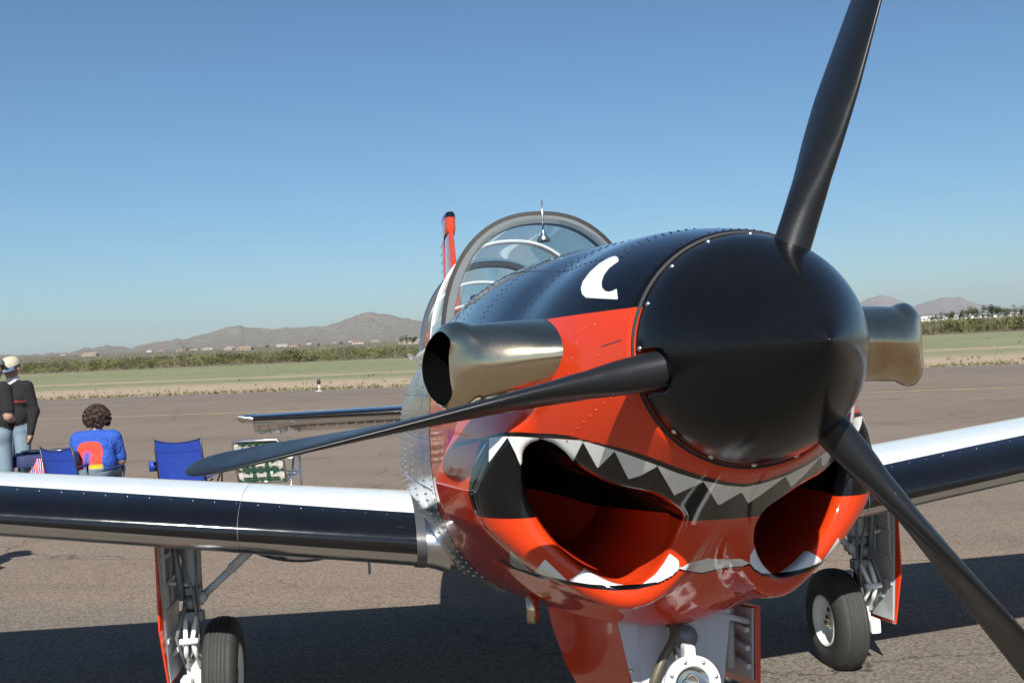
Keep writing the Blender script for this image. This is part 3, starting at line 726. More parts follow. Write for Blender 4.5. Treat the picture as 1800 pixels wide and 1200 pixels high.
mb = MB().tube([(0.005, 2.79, 2.13), (0.005, 2.79, 2.27)], [.006, .0025], 8); mb.lathe([(0, .0), (0, .028), (.012, .03), (.03, .012), (.05, .007)], (0.005, 2.79, 2.09), (0, 0, 1), 20)
mb.build('temperature_probe', MAT['steel'], can)
hood = MB().grid([[(x, y, z-.02) for x, y, z in arch(Y, .36, 1.66, tp, 2.4, 24)] for Y, tp in ((2.62, 1.90), (2.8, 1.905), (3.0, 1.90))]); hood.build('instrument_hood', MAT['interior'], can)
for Y, zt in ((3.9, 1.97), (5.0, 1.97)):
    m = MB(); m.box((0, Y, 1.80), (.42, .10, .34), bev=.03); m.box((0, Y-.01, zt), (.2, .09, .10), bev=.04); m.tube([(-.05, Y, 1.95), (-.05, Y, zt)], .012); m.tube([(.05, Y, 1.95), (.05, Y, zt)], .012)
    m.build('seat_headrest', MAT['interior'], can)

# wings
def foil(k=26, t=.15, camber=.02, ux=None, lx=None):
    if ux is not None:
        b = .5*(1-np.cos(np.linspace(0, math.pi, k))); def_ = lambda x, j: np.where(b <= b[j], b*x/b[j], x+(b-b[j])*(1-x)/(1-b[j]))
        U, L = def_(ux, 9), def_(lx, 3); f_ = lambda xs: (5*t*(.2969*np.sqrt(xs)-.126*xs-.3516*xs**2+.2843*xs**3-.1036*xs**4), camber*4*xs*(1-xs)*(1-.3*xs))
        a, c = f_(U); d, e = f_(L); return [(x, y) for x, y in zip(U, a+c)][::-1]+[(x, y) for x, y in zip(L, e-d)][1:]
    xs = .5*(1-np.cos(np.linspace(0, math.pi, k))); yt = 5*t*(.2969*np.sqrt(xs)-.126*xs-.3516*xs**2+.2843*xs**3-.1036*xs**4)
    yc = camber*4*xs*(1-xs)*(1-.3*xs); up = [(a, b+c) for a, b, c in zip(xs, yt, yc)]; lo = [(a, -b+c) for a, b, c in zip(xs, yt, yc)]
    return up[::-1]+lo[1:]                                  # trailing edge, over the nose, to trailing edge
def wing_sec(X, s, off=0.0, k=60):
    ax = abs(X); ch = 1.985-.165*ax; yl = 2.50+.05*ax; zl = .874+.1228*(ax-.55)-(.045 if s > 0 else 0); th = .165-.007*ax; inc = math.radians(3.2-.6*ax); P = []
    for a, b in foil(k, th, .02, .070+.034*max(0, min(ax, 2.6)-.7), max(.0015, .011-.0055*max(0, ax-.7))):
        x = (a-0.0)*ch; z = b*ch; P.append((s*ax, yl+x*math.cos(inc)+z*math.sin(inc), zl+z*math.cos(inc)-x*math.sin(inc)))
    if off:
        c = np.mean(P, 0); Q = np.array(P); T = np.roll(Q, -1, 0)-np.roll(Q, 1, 0); N = np.c_[np.zeros(len(Q)), -T[:, 2], T[:, 1]]; N /= np.maximum(1e-9, np.linalg.norm(N, axis=1))[:, None]
        if (N*(Q-c)).sum() < 0: N = -N
        P = [tuple(q) for q in Q+N*off]
    return P
NF = 60; FX = [a for a, b in foil(NF)]
def wing(s):
    xs = [.42, .6, .9, 1.3, 1.6, 1.92, 2.4, 2.9, 3.4, 3.9, 4.4, 4.8, 4.95, 5.04, 5.07]
    rows = [wing_sec(x, s) for x in xs[:-3]]
    base_ = np.array(rows[-1]); mid = base_.mean(0)
    for x, f in ((4.95, .93), (5.04, .7), (5.07, .25)):
        q = np.array(wing_sec(x, s)); m = q.mean(0); q = m+(q-m)*np.array((1, f**.5, f)); rows.append([tuple(p) for p in q])
    def mf(i, j):
        if j < NF-1: return 0 if j >= NF-1-9 else 1
        return 0 if j < NF-1+3 else 2
    w_ = part(MB().grid(rows, closed=True, mfun=mf), 'wing', [MAT['black'], MAT['white'], MAT['alu']])
    bm = bmesh.new(); bm.from_mesh(w_.data); bmesh.ops.recalc_face_normals(bm, faces=list(bm.faces)); bm.to_mesh(w_.data); bm.free()
    # seal at the root, fillet, panel joint, flap and aileron gap, light
    MB().grid([wing_sec(x, s, .006) for x in (.572, .576, .606, .61)], closed=True).build('root_seal', MAT['darkgrey'], w_)
    fl = [wing_sec(x, s, o) for x, o in ((.48, .020), (.52, .010), (.55, .005), (.572, .002))]
    MB().grid(fl, closed=True).build('root_fillet', MAT['alu'], w_)
    MB().grid([wing_sec(x, s, .0010) for x in (1.30, 1.3015)], closed=True).build('panel_joint', MAT['joint'], w_)
    scw = MB()
    for x in np.arange(.72, 4.7, .085):
        P = wing_sec(x, s, .0005, NF)
        for j in (NF-1-8,):
            c = np.array(P).mean(0); rivet_mesh(scw, P[j], np.array(P[j])-c*np.array((1, 1, 1)), .0022)
    tag(scw.build('rivets', MAT['steel'], w_, fixn=False), kind='stuff')
    # belly pod, tie-down ring and drain masts under the wing
    q = MB(); pts = []
    for i in range(13):
        t = i/12; r = .075*math.sin(math.pi*t)**.6; pts.append([(s*(1.14+.26*(t-.5)*1.9), 3.25+math.cos(a)*r*2.2, .815+.12*.6*(t-.5)*.9-abs(math.sin(a))*r) for a in np.linspace(0, math.pi, 13)])
    q.grid(pts).build('under_wing_fairing', MAT['alu'], w_)
    q = MB(); q.box((s*.80, 2.95, .765), (.012, .05, .11), bev=.003)
    q.build('drain_mast', MAT['geardark'], w_)
    return w_
for s in (-1, 1): wing(s)

# tail
def surf_loft(stations, mats, name, mfun=None, parent=None):
    rows = []
    for (o, ch, th, dv, nv) in stations:                     # origin (leading edge), chord, thickness ratio, chord dir, normal dir
        rows.append([tuple(np.array(o)+np.array(dv)*a*ch+np.array(nv)*b*ch) for a, b in foil(18, th, 0)])
    m = MB().grid(rows, closed=True, mfun=mfun); m.add(rows[0], [tuple(range(len(rows[0])))], 2 if len(mats) > 2 else 0); m.add(rows[-1], [tuple(range(len(rows[0])))], 2 if len(mats) > 2 else 0)
    return part(m, name, mats, parent)
F18 = [a for a, b in foil(18, .1, 0)]
dn = math.radians(16)
for s in (-1, 1):
    def tm(i, j):
        x = (F18[j]+F18[min(j+1, len(F18)-1)])/2
        return 0 if x < .045 else (1 if j < 17 else 2)
    st = [((s*X, 7.38+.14*X, 1.305), .82-.17*X, .135, (0, 1, .0), (0, 0, 1)) for X in (.08, .5, 1.0, 1.4, 1.72)]
    tp = surf_loft(st, [MAT['black'], MAT['alu'], MAT['alu']], 'tailplane', tm)
    cap = []
    for X, f in ((1.72, 1.02), (1.78, 1.0), (1.83, .8), (1.855, .35)):
        cap.append([(s*X, 7.38+.14*X+a*(.527-.17*(X-1.72)), 1.305+b*.6*f+.05*max(0, .25-a)*(X-1.72)/.135*2.2) for a, b in foil(18, .13, 0)])
    MB().grid(cap, closed=True).add(cap[-1], [tuple(range(len(cap[-1])))]).build('tip_cap', MAT['alu'], tp)
    el = []
    for X in (.12, .5, 1.0, 1.4, 1.62, 1.76): el.append([(s*X, 7.38+.14*X+.74*(.82-.17*X)+a*.36*math.cos(dn), 1.30-a*.36*math.sin(dn)-.045+b*.3) for a, b in foil(14, .16, 0)])
    e_ = part(MB().grid(el, closed=True).add(el[-1], [tuple(range(len(el[-1])))]), 'elevator', MAT['alu'])
    rb = MB()
    for X in np.arange(.35, 1.75, .085): rb.box((s*X, 7.38+.14*X+.74*(.82-.17*X)+.17, 1.187), (.012, .27, .008), rot=Matrix.Rotation(-dn*.9, 3, 'X'))
    rb.build('elevator_rib', MAT['chrome'], e_)
fin = surf_loft([((0, 6.55+.42*(z-1.45), z), 1.55-.62*(z-1.45), .085, (0, 1, 0), (1, 0, 0)) for z in (1.45, 1.8, 2.2, 2.6, 2.82)], [MAT['red'], MAT['red'], MAT['red']], 'fin')
capm = MB()
for z, f in ((2.93, 1), (3.0, .98)): pass
rows = []
for z, ex, f in ((2.77, .006, 1.0), (2.80, .018, 1.0), (2.90, .018, 1.0)): rows.append([(b*.66*1.3+math.copysign(ex, b)*.9 if abs(b) > 1e-6 else 0, 7.13+a*.66, z) for a, b in foil(18, .085, 0)])
MB().grid(rows, closed=True).build('fin_cap', MAT['red'], fin)
rows = [[(x*f, y, z) for x, y, _ in rows[-1]] for z, f in ((2.90, 1.04), (2.93, 1.02), (2.945, .7))]
MB().grid(rows, closed=True).add(rows[-1], [tuple(range(len(rows[-1])))]).build('fin_tip', MAT['black'], fin)
rud = surf_loft([((0, 6.55+.42*(z-1.45)+.93*(1.55-.62*(z-1.45)), z), .45-.1*(z-1.45), .12, (0, 1, 0), (1, 0, 0)) for z in (1.40, 1.8, 2.2, 2.6, 2.8)], [MAT['red'], MAT['red'], MAT['red']], 'rudder')
rb = MB()
for z in np.arange(1.5, 2.78, .075):
    for s in (-1, 1): rb.box((s*.017, 6.55+.42*(z-1.45)+.93*(1.55-.62*(z-1.45))+.2, z), (.006, .30, .014))
rb.build('rudder_rib', MAT['red'], rud)

# main landing gear
def wheel_profile(R, W_, rr):
    pr = [(-W_*.42, rr), (-W_*.5, rr+.02), (-W_*.53, rr+.045), (-W_*.5, R-.055), (-W_*.42, R-.022)]
    gro = []
    for k in range(-3, 4):
        x = k*W_*.115; hgt = R-.004*(abs(k)/3)**2*3
        gro += [(x-.008, hgt), (x-.003, hgt), (x-.002, hgt-.005), (x+.002, hgt-.005), (x+.003, hgt)] if abs(k) < 3 else [(x, hgt)]
    pr += gro; pr += [(-a, b) for a, b in pr[4::-1]]
    return pr
def main_gear(s):
    X, Y, zc = s*1.475, 3.36, .246
    g = part(MB().tube([(s*1.60, 3.34, .90), (s*1.60, 3.35, .56)], .045, 16), 'main_gear_leg', MAT['bluegrey'])
    MB().tube([(s*1.60, 3.35, .58), (s*1.60, 3.36, .30)], .028, 16).build('oleo_piston', MAT['steel'], g)
    m = MB(); m.box((s*1.60, 3.36, .27), (.07, .10, .12), bev=.015); m.tube([(s*1.62, 3.36, zc), (s*1.42, 3.36, zc)], .025); m.box((s*1.63, 3.30, .22), (.05, .09, .07), bev=.01)
    m.build('axle_fork', MAT['white'], g)
    m = MB()
    for q in (-1, 1): m.tube([(s*1.60+q*.028, 3.30, .56), (s*1.60+q*.014, 3.20, .43)], .011, 8); m.tube([(s*1.60+q*.028, 3.30, .30), (s*1.60+q*.014, 3.20, .43)], .011, 8)
    m.tube([(s*1.56, 3.2, .43), (s*1.64, 3.2, .43)], .014, 8); m.tube([(s*1.56, 3.31, .56), (s*1.64, 3.31, .56)], .014, 8)
    m.build('torque_link', MAT['white'], g)
    m = MB().tube([(s*1.33, 3.28, .80), (s*1.42, 3.30, .72)], .022, 10); m.tube([(s*1.41, 3.30, .725), (s*1.555, 3.33, .60)], .017, 10); m.lathe([(-.03, .0), (-.03, .026), (.03, .026), (.03, 0)], (s*1.555, 3.32, .60), (0, 1, 0), 14); m.lathe([(-.02, .0), (-.02, .022), (.02, .022), (.02, 0)], (s*1.415, 3.30, .722), (0, 1, 0), 12)
    m.build('drag_brace', MAT['bluegrey'], g)
    m = MB(); m.tube([(s*1.66, 3.26, .86), (s*1.635, 3.28, .6)], .016, 8); m.tube([(s*1.57, 3.27, .84), (s*1.57, 3.29, .40)], .006, 6); m.tube([(s*1.64, 3.26, .84), (s*1.58, 3.25, .62), (s*1.57, 3.27, .5), (s*1.62, 3.26, .36), (s*1.60, 3.33, .3)], .007, 6); m.tube([(s*1.62, 3.25, .58), (s*1.66, 3.24, .44), (s*1.63, 3.26, .32)], .009, 6)
    m.box((s*1.60, 3.30, .52), (.11, .06, .05), bev=.008); m.box((s*1.60, 3.31, .63), (.10, .05, .04), bev=.008); m.box((s*1.575, 3.27, .46), (.03, .04, .09), bev=.006); m.lathe([(-.02, 0), (-.02, .03), (.02, .03), (.02, 0)], (s*1.60, 3.28, .585), (1, 0, 0), 12)
    m.build('brake_lines_and_fittings', MAT['geardark'], g)
    # gear door: red outside, grey and ribbed inside
    sh = [(3.14, .90), (3.60, .91), (3.62, .60), (3.58, .35), (3.50, .245), (3.42, .235), (3.17, .245), (3.13, .50)]
    def dfn(xo): return lambda a, b, z: (s*(1.715-.03*max(0, (.65-b)/.4)**1.5+z), a, b)
    dm = MB().prism([(a, b) for a, b in sh], 0, .007, 0, dfn(0)); d_ = part(dm, 'gear_door', MAT['red'])
    m = MB().prism([(3.37+(a-3.37)*.93, .58+(b-.58)*.95) for a, b in sh], -.006, 0, 0, dfn(0))
    for b in (.80, .68, .56, .44): m.box((s*(1.702-.03*max(0, (.65-b)/.4)**1.5), 3.37, b), (.02, .38, .022), bev=.004)
    for a in (3.2, 3.36, 3.52): m.box((s*1.70, a, .72), (.018, .02, .32), bev=.004)
    m.build('door_inner_skin', MAT['bluegrey'], d_)
    MB().tube([(s*1.61, 3.3, .42), (s*1.69, 3.28, .36)], .012, 8).build('door_link', MAT['white'], d_); MB().tube([(s*1.61, 3.3, .66), (s*1.70, 3.28, .68)], .010, 8).build('door_link', MAT['white'], d_)
    wh = MB().lathe(wheel_profile(.25, .150, .122), (X, Y, zc), (1, 0, 0), 56)
    wl = part(wh, 'main_wheel', MAT['rubber'])
    hb = MB(); hw = .150*.42
    for q in (-1, 1):
        hb.lathe([(q*hw, .124), (q*(hw+.008), .126), (q*(hw+.010), .118), (q*(hw-.012), .108), (q*(hw-.05), .098), (q*(hw-.052), .045), (q*(hw-.02), .040), (q*(hw-.015), 0)], (X, Y, zc), (1, 0, 0), 40)
    hb.build('rim', MAT['white'], wl)
    for q in range(3):
        a = 2*math.pi*q/3+.5; MB().lathe([(-.001, 0), (-.001, .016), (.001, .016), (.001, 0)], (X-s*(hw-.049), Y+.07*math.cos(a), zc+.07*math.sin(a)), (1, 0, 0), 12).build('rim_hole', MAT['interior'], wl)
    m = MB().lathe([(-.02, 0), (-.02, .028), (.0, .03), (.01, .02), (.012, 0)], (X-s*(hw-.012), Y, zc), (-s, 0, 0), 18).build('hub_cap', MAT['exhaust'], wl)
for s in (-1, 1): main_gear(s)

# nose landing gear
g = part(MB().tube([(-.045, 1.22, .92), (-.040, 1.08, .42)], .062, 22), 'nose_gear_leg', MAT['bluegrey'])
pl = [(-.145, .885), (-.125, .90), (.20, .90), (.175, .80), (.115, .55), (.02, .46), (-.09, .46), (-.105, .62)]
hx, hz, hr = .045, .775, .034
m = MB(); m.prism([(x, z) for x, z in pl], 0, .014, 0, lambda x, z, t: (x, 1.14+t+(z-.8)*.22, z)); m.build('trunnion_plate', MAT['bluegrey'], g)
MB().lathe([(0, .0), (0, hr), (.001, hr), (.001, 0)], (hx, 1.128, hz), (0, -1, .1), 24).build('lightening_hole', MAT['geardark'], g)
for x, z in ((-.12, .86), (-.115, .70), (-.105, .58), (.13, .84), (.10, .70)): m = MB(); rivet_mesh(m, (x, 1.138+(z-.8)*.22, z), (0, -1, .2), .006); m.build('bolt', MAT['steel'], g)
m = MB(); m.tube([tuple(p) for p in catmull([(.0, 1.09, .825), (-.01, 1.06, .79), (-.055, 1.04, .73), (-.085, 1.03, .66), (-.08, 1.03, .56), (-.05, 1.05, .45)], 6, False)], .012, 10); m.build('hydraulic_hose', MAT['hose'], g)
m = MB(); m.tube([tuple(p) for p in catmull([(-.005, 1.09, .82), (-.008, 1.06, .76), (.004, 1.04, .71), (.025, 1.03, .66)], 6, False)], .006, 8); m.build('brake_line', MAT['hose'], g)
MB().box((.005, 1.10, .83), (.05, .05, .03), bev=.01).build('hose_clamp', MAT['interior'], g)
li = part(MB().lathe([(-.06, .0), (-.06, .05), (-.03, .068), (.0, .076), (.008, .073), (.008, .050), (.0, .046)], (.012, .975, .690), (0, -1, 0), 40), 'landing_light', MAT['white'])
MB().lathe([(-.002, .048), (-.03, .036), (-.042, .02), (-.046, .0001)], (.012, .978, .690), (0, -1, 0), 32).build('lens', MAT['chrome'], li)
for q in range(8): a = 2*math.pi*q/8+.3; m = MB(); rivet_mesh(m, (.012+.064*math.cos(a), .966, .690+.064*math.sin(a)), (0, -1, 0), .006); m.build('bezel_screw', MAT['steel'], li)
MB().box((.012, 1.0, .765), (.03, .05, .05), bev=.01).build('light_bracket', MAT['white'], li)
nz0 = .19-2.22*math.sin(ALPHA)
wl = part(MB().lathe(wheel_profile(.19, .13, .09), (-.01, 1.0, nz0), (1, 0, 0), 48), 'nose_wheel', MAT['rubber'])
for q in (-1, 1): MB().lathe([(q*.055, .092), (q*.062, .094), (q*.05, .08), (q*.03, .03), (q*.035, 0)], (-.01, 1.0, nz0), (1, 0, 0), 32).build('rim', MAT['white'], wl)
m = MB()
for q in (-1, 1): m.tube([(-.01+q*.085, 1.07, .42), (-.01+q*.085, 1.0, nz0)], .02, 10)
m.box((-.02, 1.075, .42), (.22, .07, .06), bev=.015); m.tube([(-.1, 1.0, nz0), (.08, 1.0, nz0)], .016); m.build('fork', MAT['white'], g)
# nose gear doors
sh = [(1.30, .86), (1.42, .80), (2.1, .80), (2.12, .70), (2.02, .56), (1.85, .49), (1.60, .485), (1.28, .52), (1.22, .60)]
sh = [(1.16, .85), (1.75, .80), (1.70, .70), (1.60, .60), (1.50, .55), (1.36, .52), (1.17, .515)]
d_ = part(MB().prism(sh, 0, .012, 0, lambda a, b, t: (-.095-.22*(a-1.16)-t, a, b)), 'nose_gear_door', MAT['red'])
d2_ = part(MB().prism([(1.10, .85), (1.5, .80), (1.55, .66), (1.5, .57), (1.12, .62)], 0, .010, 0, lambda a, b, t: (.235-.0*(a-1.1)+t+.03*(b-.7)**2*10, a, b)), 'nose_gear_door', MAT['red'])
m = MB().prism([(1.12, .84), (1.48, .79), (1.53, .67), (1.48, .59), (1.14, .64)], 0, .006, 0, lambda a, b, t: (.229-.0*(a-1.1)+t+.03*(b-.7)**2*10, a, b))
for z in (.68, .73, .78): m.box((.222, 1.3, z), (.014, .34, .014), bev=.003)
m.build('door_inner_skin', MAT['bluegrey'], d2_)
MB().tube([(.232, 1.14, .80), (.10, 1.16, .84)], .009, 8).build('door_link', MAT['bluegrey'], d2_); MB().tube([(.2, 1.2, .83), (.2, 1.22, .66)], .012, 8).build('door_link', MAT['bluegrey'], d2_)
# landing light spot on the belly and a drain stub
MB().lathe([(-.01, 0), (-.01, .02), (.004, .02), (.008, 0)], (.205, 1.08, .885), (.5, -.6, -.5), 18).build('belly_drain', MAT['bluegrey'], cowl)
MB().tube([(-.33, 1.42, .86), (-.33, 1.42, .785)], .018, 12).build('drain_stub', MAT['exhaust'], cowl)
MB().lathe([(.4020, .2430), (.4022, .2485), (.4050, .2492), (.4120, .2480)], (0, 0, ZH), (0, 1, 0), 96).build('backplate_ring', MAT['interior'], spin)
# ------------------------------------------------------------------ people
MAT['skin'] = plain('skin', (0.322, 0.189, 0.133), .5, .08)
MAT['jeans'] = plain('washed_jeans', (0.165, 0.232, 0.285), .85, .3, 9, 0, .3)
MAT['blackknit'] = plain('black_knit', (.009, .009, .010), .95, .3, 9, 0, .8)
MAT['whitecloth'] = plain('white_cloth', (0.562, 0.562, 0.555), .8)
MAT['redcloth'] = plain('red_cloth', (.25, .02, .02), .8)
MAT['hair_brown'] = plain('dark_brown_hair', (.035, .018, .010), .6, .5, 60, 0, .6)
MAT['hair_grey'] = plain('grey_hair', (.2, .18, .16), .7)
MAT['shoe'] = plain('shoe_leather', (.05, .045, .04), .6)
MAT['eye'] = plain('eye_dark', (.02, .015, .012), .3)
MAT['capcream'] = plain('cream_cap', (0.413, 0.375, 0.285), .85, .35, 40)
MAT['capblue'] = plain('blue_cap_brim', (.10, .14, .22), .8)
MAT['capgreen'] = plain('green_cap', (.14, .18, .13), .85)
def caps(P, a, b, ra, rb):
    a = np.array(a, float); b = np.array(b, float); e = b-a; t = np.clip((P-a)@e/max(e@e, 1e-9), 0, 1)
    return np.linalg.norm(P-a-t[:, None]*e, axis=1)-(ra+(rb-ra)*t)
def figure(name, prims, mats, parent, fingers=(), h=.012, k=.035, recolor=None):
    lo = np.min([np.minimum(np.array(p[0])-max(p[2], p[3]), np.array(p[1])-max(p[2], p[3])) for p in prims], 0)-.04
    hi = np.max([np.maximum(np.array(p[0])+max(p[2], p[3]), np.array(p[1])+max(p[2], p[3])) for p in prims], 0)+.04
    ax = [np.arange(lo[i], hi[i]+h, h) for i in range(3)]; G = np.stack(np.meshgrid(*ax, indexing='ij'), -1).reshape(-1, 3)
    def fn(P):
        f = None
        for a, b, ra, rb, m in prims:
            d = caps(P, a, b, ra, rb); f = d if f is None else smin(f, d, min(k, max(ra, rb)*.6))
        return f
    V, Q = surface_nets(fn(G).reshape([len(a) for a in ax]), lo, h); V = newton(fn, V, 1)
    D = np.stack([caps(V, *p[:4]) for p in prims], 1); mi = np.array([p[4] for p in prims])[np.argmin(D, 1)]
    if recolor is not None: mi = recolor(V, mi)
    mb = MB(); fm = mi[Q[:, 0]]
    mb.v = [tuple(p) for p in V]; mb.f = [tuple(q) for q in Q]; mb.m = [int(q) for q in fm]; mb.sm = [True]*len(Q)
    for pts, r, m in fingers: mb.tube(pts, r, 6, m)
    return mb.build(name, mats, parent, fixn=False)
def hand(w_, d, side, palm_n, mi):
    """palm and five fingers from wrist w_ along direction d"""
    w_ = np.array(w_, float); d = np.array(d, float); d /= np.linalg.norm(d); n = np.array(palm_n, float); n -= d*(n@d); n /= np.linalg.norm(n); s = np.cross(d, n)*side
    pr = [(w_+d*.01, w_+d*.055+s*.018, .026, .022, mi), (w_+d*.03, w_+d*.06-s*.018, .024, .020, mi)]
    fg = []
    for i, L in enumerate((.062, .072, .068, .054)):
        b = w_+d*.065+s*(.028-.018*i); p1 = b+d*L*.5+n*.006; p2 = b+d*L*.9+n*.024
        fg.append(([tuple(b), tuple(p1), tuple(p2)], [.0095, .009, .007], mi))
    b = w_+d*.02+s*.028; fg.append(([tuple(b), tuple(b+d*.028+s*.018+n*.01), tuple(b+d*.055+s*.02+n*.02)], [.012, .011, .008], mi))
    return pr, fg
def face(c, f, mi, hd=.1):
    """head primitives about centre c looking along f"""
    c = np.array(c, float); f = np.array(f, float); f /= np.linalg.norm(f); s = np.cross(f, (0, 0, 1)); s /= np.linalg.norm(s); u = np.cross(s, f)
    pr = [(c+u*.015-f*.012, c+u*.02+f*.005, .092, .088, mi), (c-u*.03+f*.02, c-u*.075+f*.045, .072, .045, mi), (c+f*.092-u*.005, c+f*.108-u*.03, .011, .014, mi), (c+f*.088+u*.02-s*.03, c+f*.088+u*.02+s*.03, .012, .012, mi), (c+f*.085-u*.06-s*.018, c+f*.085-u*.06+s*.018, .010, .010, mi)]
    for q in (-1, 1): pr.append((c+s*q*.092-u*.005, c+s*q*.095-u*.04, .014, .010, mi))
    eyes = [(tuple(c+f*.088+s*q*.032+u*.004), .010) for q in (-1, 1)]
    return pr, eyes, (f, s, u)
def eyes_mesh(eyes, parent):
    for c, r in eyes: MB().lathe([(-r, .0005), (-r*.6, r*.8), (0, r), (r*.6, r*.8), (r, .0005)], c, (0, 0, 1), 10).build('eye', MAT['eye'], parent)
def cap_mesh(c, f, u, crown, brim, parent):
    c = Vector(c); f = Vector(f); u = Vector(u); s = f.cross(u); m = MB(); rows = []
    for i in range(9):
        t = i/8*math.pi/2; r = .108*math.cos(t)**.8+.001; h_ = .09*math.sin(t)
        rows.append([tuple(c+u*(.035+h_)+(f*math.cos(a)*1.08+s*math.sin(a))*r) for a in np.linspace(0, 2*math.pi, 24, endpoint=False)])
    m.grid(rows, closed=True)
    br = []
    for q in np.linspace(-1.15, 1.15, 13):
        e = f*math.cos(q)*1.08+s*math.sin(q); ln = .075*math.cos(q*1.1)
        br.append([tuple(c+u*.04+e*.104), tuple(c+u*(.035-.01*abs(q))+e*.104+f*ln*.5-u*.004), tuple(c+u*(.02-.02*abs(q))+e*.104+f*ln-u*.006), tuple(c+u*(.012-.02*abs(q))+e*.104+f*ln-u*.006), tuple(c+u*.03+e*.103)])
    m.grid(br, 1); return m.build('cap', [crown, brim], parent)
def standing(label, loc, rz, top, kind, cap, sweater=True, look=(0, -1, -.35)):
    p = thing('person', label, 'person', loc, rz)
    J, T, S, WH, SH, RD = 1, 0, 2, 3, 4, 5
    pr = []
    for s in (-1, 1):
        pr += [((s*.095, 0, .93), (s*.115, -.02, .50), .098, .068, J), ((s*.115, -.02, .50), (s*.125, .02, .10), .068, .058, J), ((s*.125, .02, .055), (s*.14, -.16, .04), .048, .038, SH)]
    pr += [((-.075, .01, .96), (.075, .01, .96), .125, .125, J), ((-.07, -.03, 1.08), (.07, -.03, 1.08), .138, .138, T), ((-.085, -.005, 1.28), (.085, -.005, 1.28), .128, .128, T), ((-.15, .01, 1.41), (.15, .01, 1.41), .072, .072, T), ((0, .015, 1.43), (0, .0, 1.50), .075, .062, WH if sweater else T), ((0, .01, 1.48), (0, -.015, 1.56), .055, .052, S)]
    fg = []
    for s in (-1, 1):
        if kind == 'down':
            sh, el, wr = (s*.185, .01, 1.41), (s*.25, .03, 1.13), (s*.25, -.05, .89); hp, hf = hand(wr, (0, -.15, -1), s, (-s, -.2, 0), S)
        else:
            sh, el, wr = (s*.185, .01, 1.41), (s*.27, .06, 1.14), (s*.10, -.16, 1.08); hp, hf = hand(wr, (-s*.7, -.6, .05), s, (0, -.4, -1), S)
        pr += [(sh, el, .064, .05, T)]
        if sweater: pr += [(el, wr, .05, .036, T)]
        else:
            m_ = tuple(np.array(sh)*.25+np.array(el)*.75); pr[-1] = (sh, m_, .07, .066, T); pr += [(m_, el, .045, .042, S), (el, wr, .042, .029, S)]
        pr += hp; fg += hf
    hp, ey, (f, sd, u) = face((0, -.02, 1.635), look, S); pr += hp
    def rc(V, mi):
        mi = mi.copy()
        if sweater: mi[(mi == T) & (np.abs(V[:, 2]-1.245) < .009) & (np.abs(V[:, 0]) < .2)] = RD
        return mi
    b = figure('body', pr, [top, MAT['jeans'], MAT['skin'], MAT['whitecloth'], MAT['shoe'], MAT['redcloth']], p, fg, recolor=rc)
    eyes_mesh(ey, p)
    cap_mesh((0, -.02, 1.635), f, u, cap[0], cap[1], p)
    m = MB()
    for q in (-1, 1): m.tube([tuple(np.array((0, -.02, 1.64))+sd*q*.088-f*.02), tuple(np.array((0, -.02, 1.64))-f*.085+sd*q*.04), tuple(np.array((0, -.02, 1.60))-f*.088)], .022, 8)
    m.build('hair', MAT['hair_grey'], p)
    return p
def gxy(px, depth): q = pix_at_depth(px, 700, depth); return (q[0], q[1], .02)
pa = standing('man in cream cap and black sweater with white collar looking down', gxy(24, 12.2), math.radians(-24), MAT['blackknit'], 'down', (MAT['capcream'], MAT['capblue']))
pb = standing('man in black short sleeved shirt and jeans beside the table', gxy(-13, 11.1), math.radians(150), MAT['blackknit'], 'bent', (MAT['capgreen'], MAT['capgreen']), False, (0, -1, -.1))
pc = copy_tree(pb); pc.location = (-4.28, 6.45, .02); pc.rotation_euler = (0, 0, math.radians(75)); pc['label'] = 'man in black short sleeved shirt standing apart, casting a shadow past the wing tip'

def mat_shirt():
    t = NT('printed_blue_shirt'); o = t.obc(); sx = t.n('SeparateXYZ', {0: o}); x, y, z = sx.outputs
    blue = t.mix(t.noise(9, o, 4).outputs[0], (.012, .055, .30), (.02, .085, .42))
    def box(x0, x1, z0, z1, e=.006):
        a = t.math('MULTIPLY', t.step(x, x0-e, x0+e), t.math('SUBTRACT', 1.0, t.step(x, x1-e, x1+e)))
        b = t.math('MULTIPLY', t.step(z, z0-e, z0+e), t.math('SUBTRACT', 1.0, t.step(z, z1-e, z1+e))); return t.math('MULTIPLY', a, b)
    back = t.step(t.math('MULTIPLY', y, -1.0), .0, .01)
    rx = t.math('ADD', x, t.math('MULTIPLY', t.math('SUBTRACT', z, .7), -.06))
    red = t.math('SUBTRACT', 1.0, t.step(t.math('ADD', t.math('POWER', t.math('ABSOLUTE', t.math('DIVIDE', t.math('ADD', x, .02), .135)), 3.5), t.math('POWER', t.math('ABSOLUTE', t.math('DIVIDE', t.math('SUBTRACT', z, .63), .175)), 3.5)), .9, 1.1)); inner = box(-.08, -.01, .45, .70, .03); yel = box(-.02, .12, .46, .56, .015)
    c = t.mix(t.math('MULTIPLY', back, t.math('MULTIPLY', red, t.math('SUBTRACT', 1.0, inner))), blue, (.62, .05, .025))
    c = t.mix(t.math('MULTIPLY', back, yel), c, (.75, .50, .02))
    t.bsdf(color=c, rough=.85, normal=t.bump(t.noise(9, o, 4, .5, 1.2), .9, .05)); return t.m
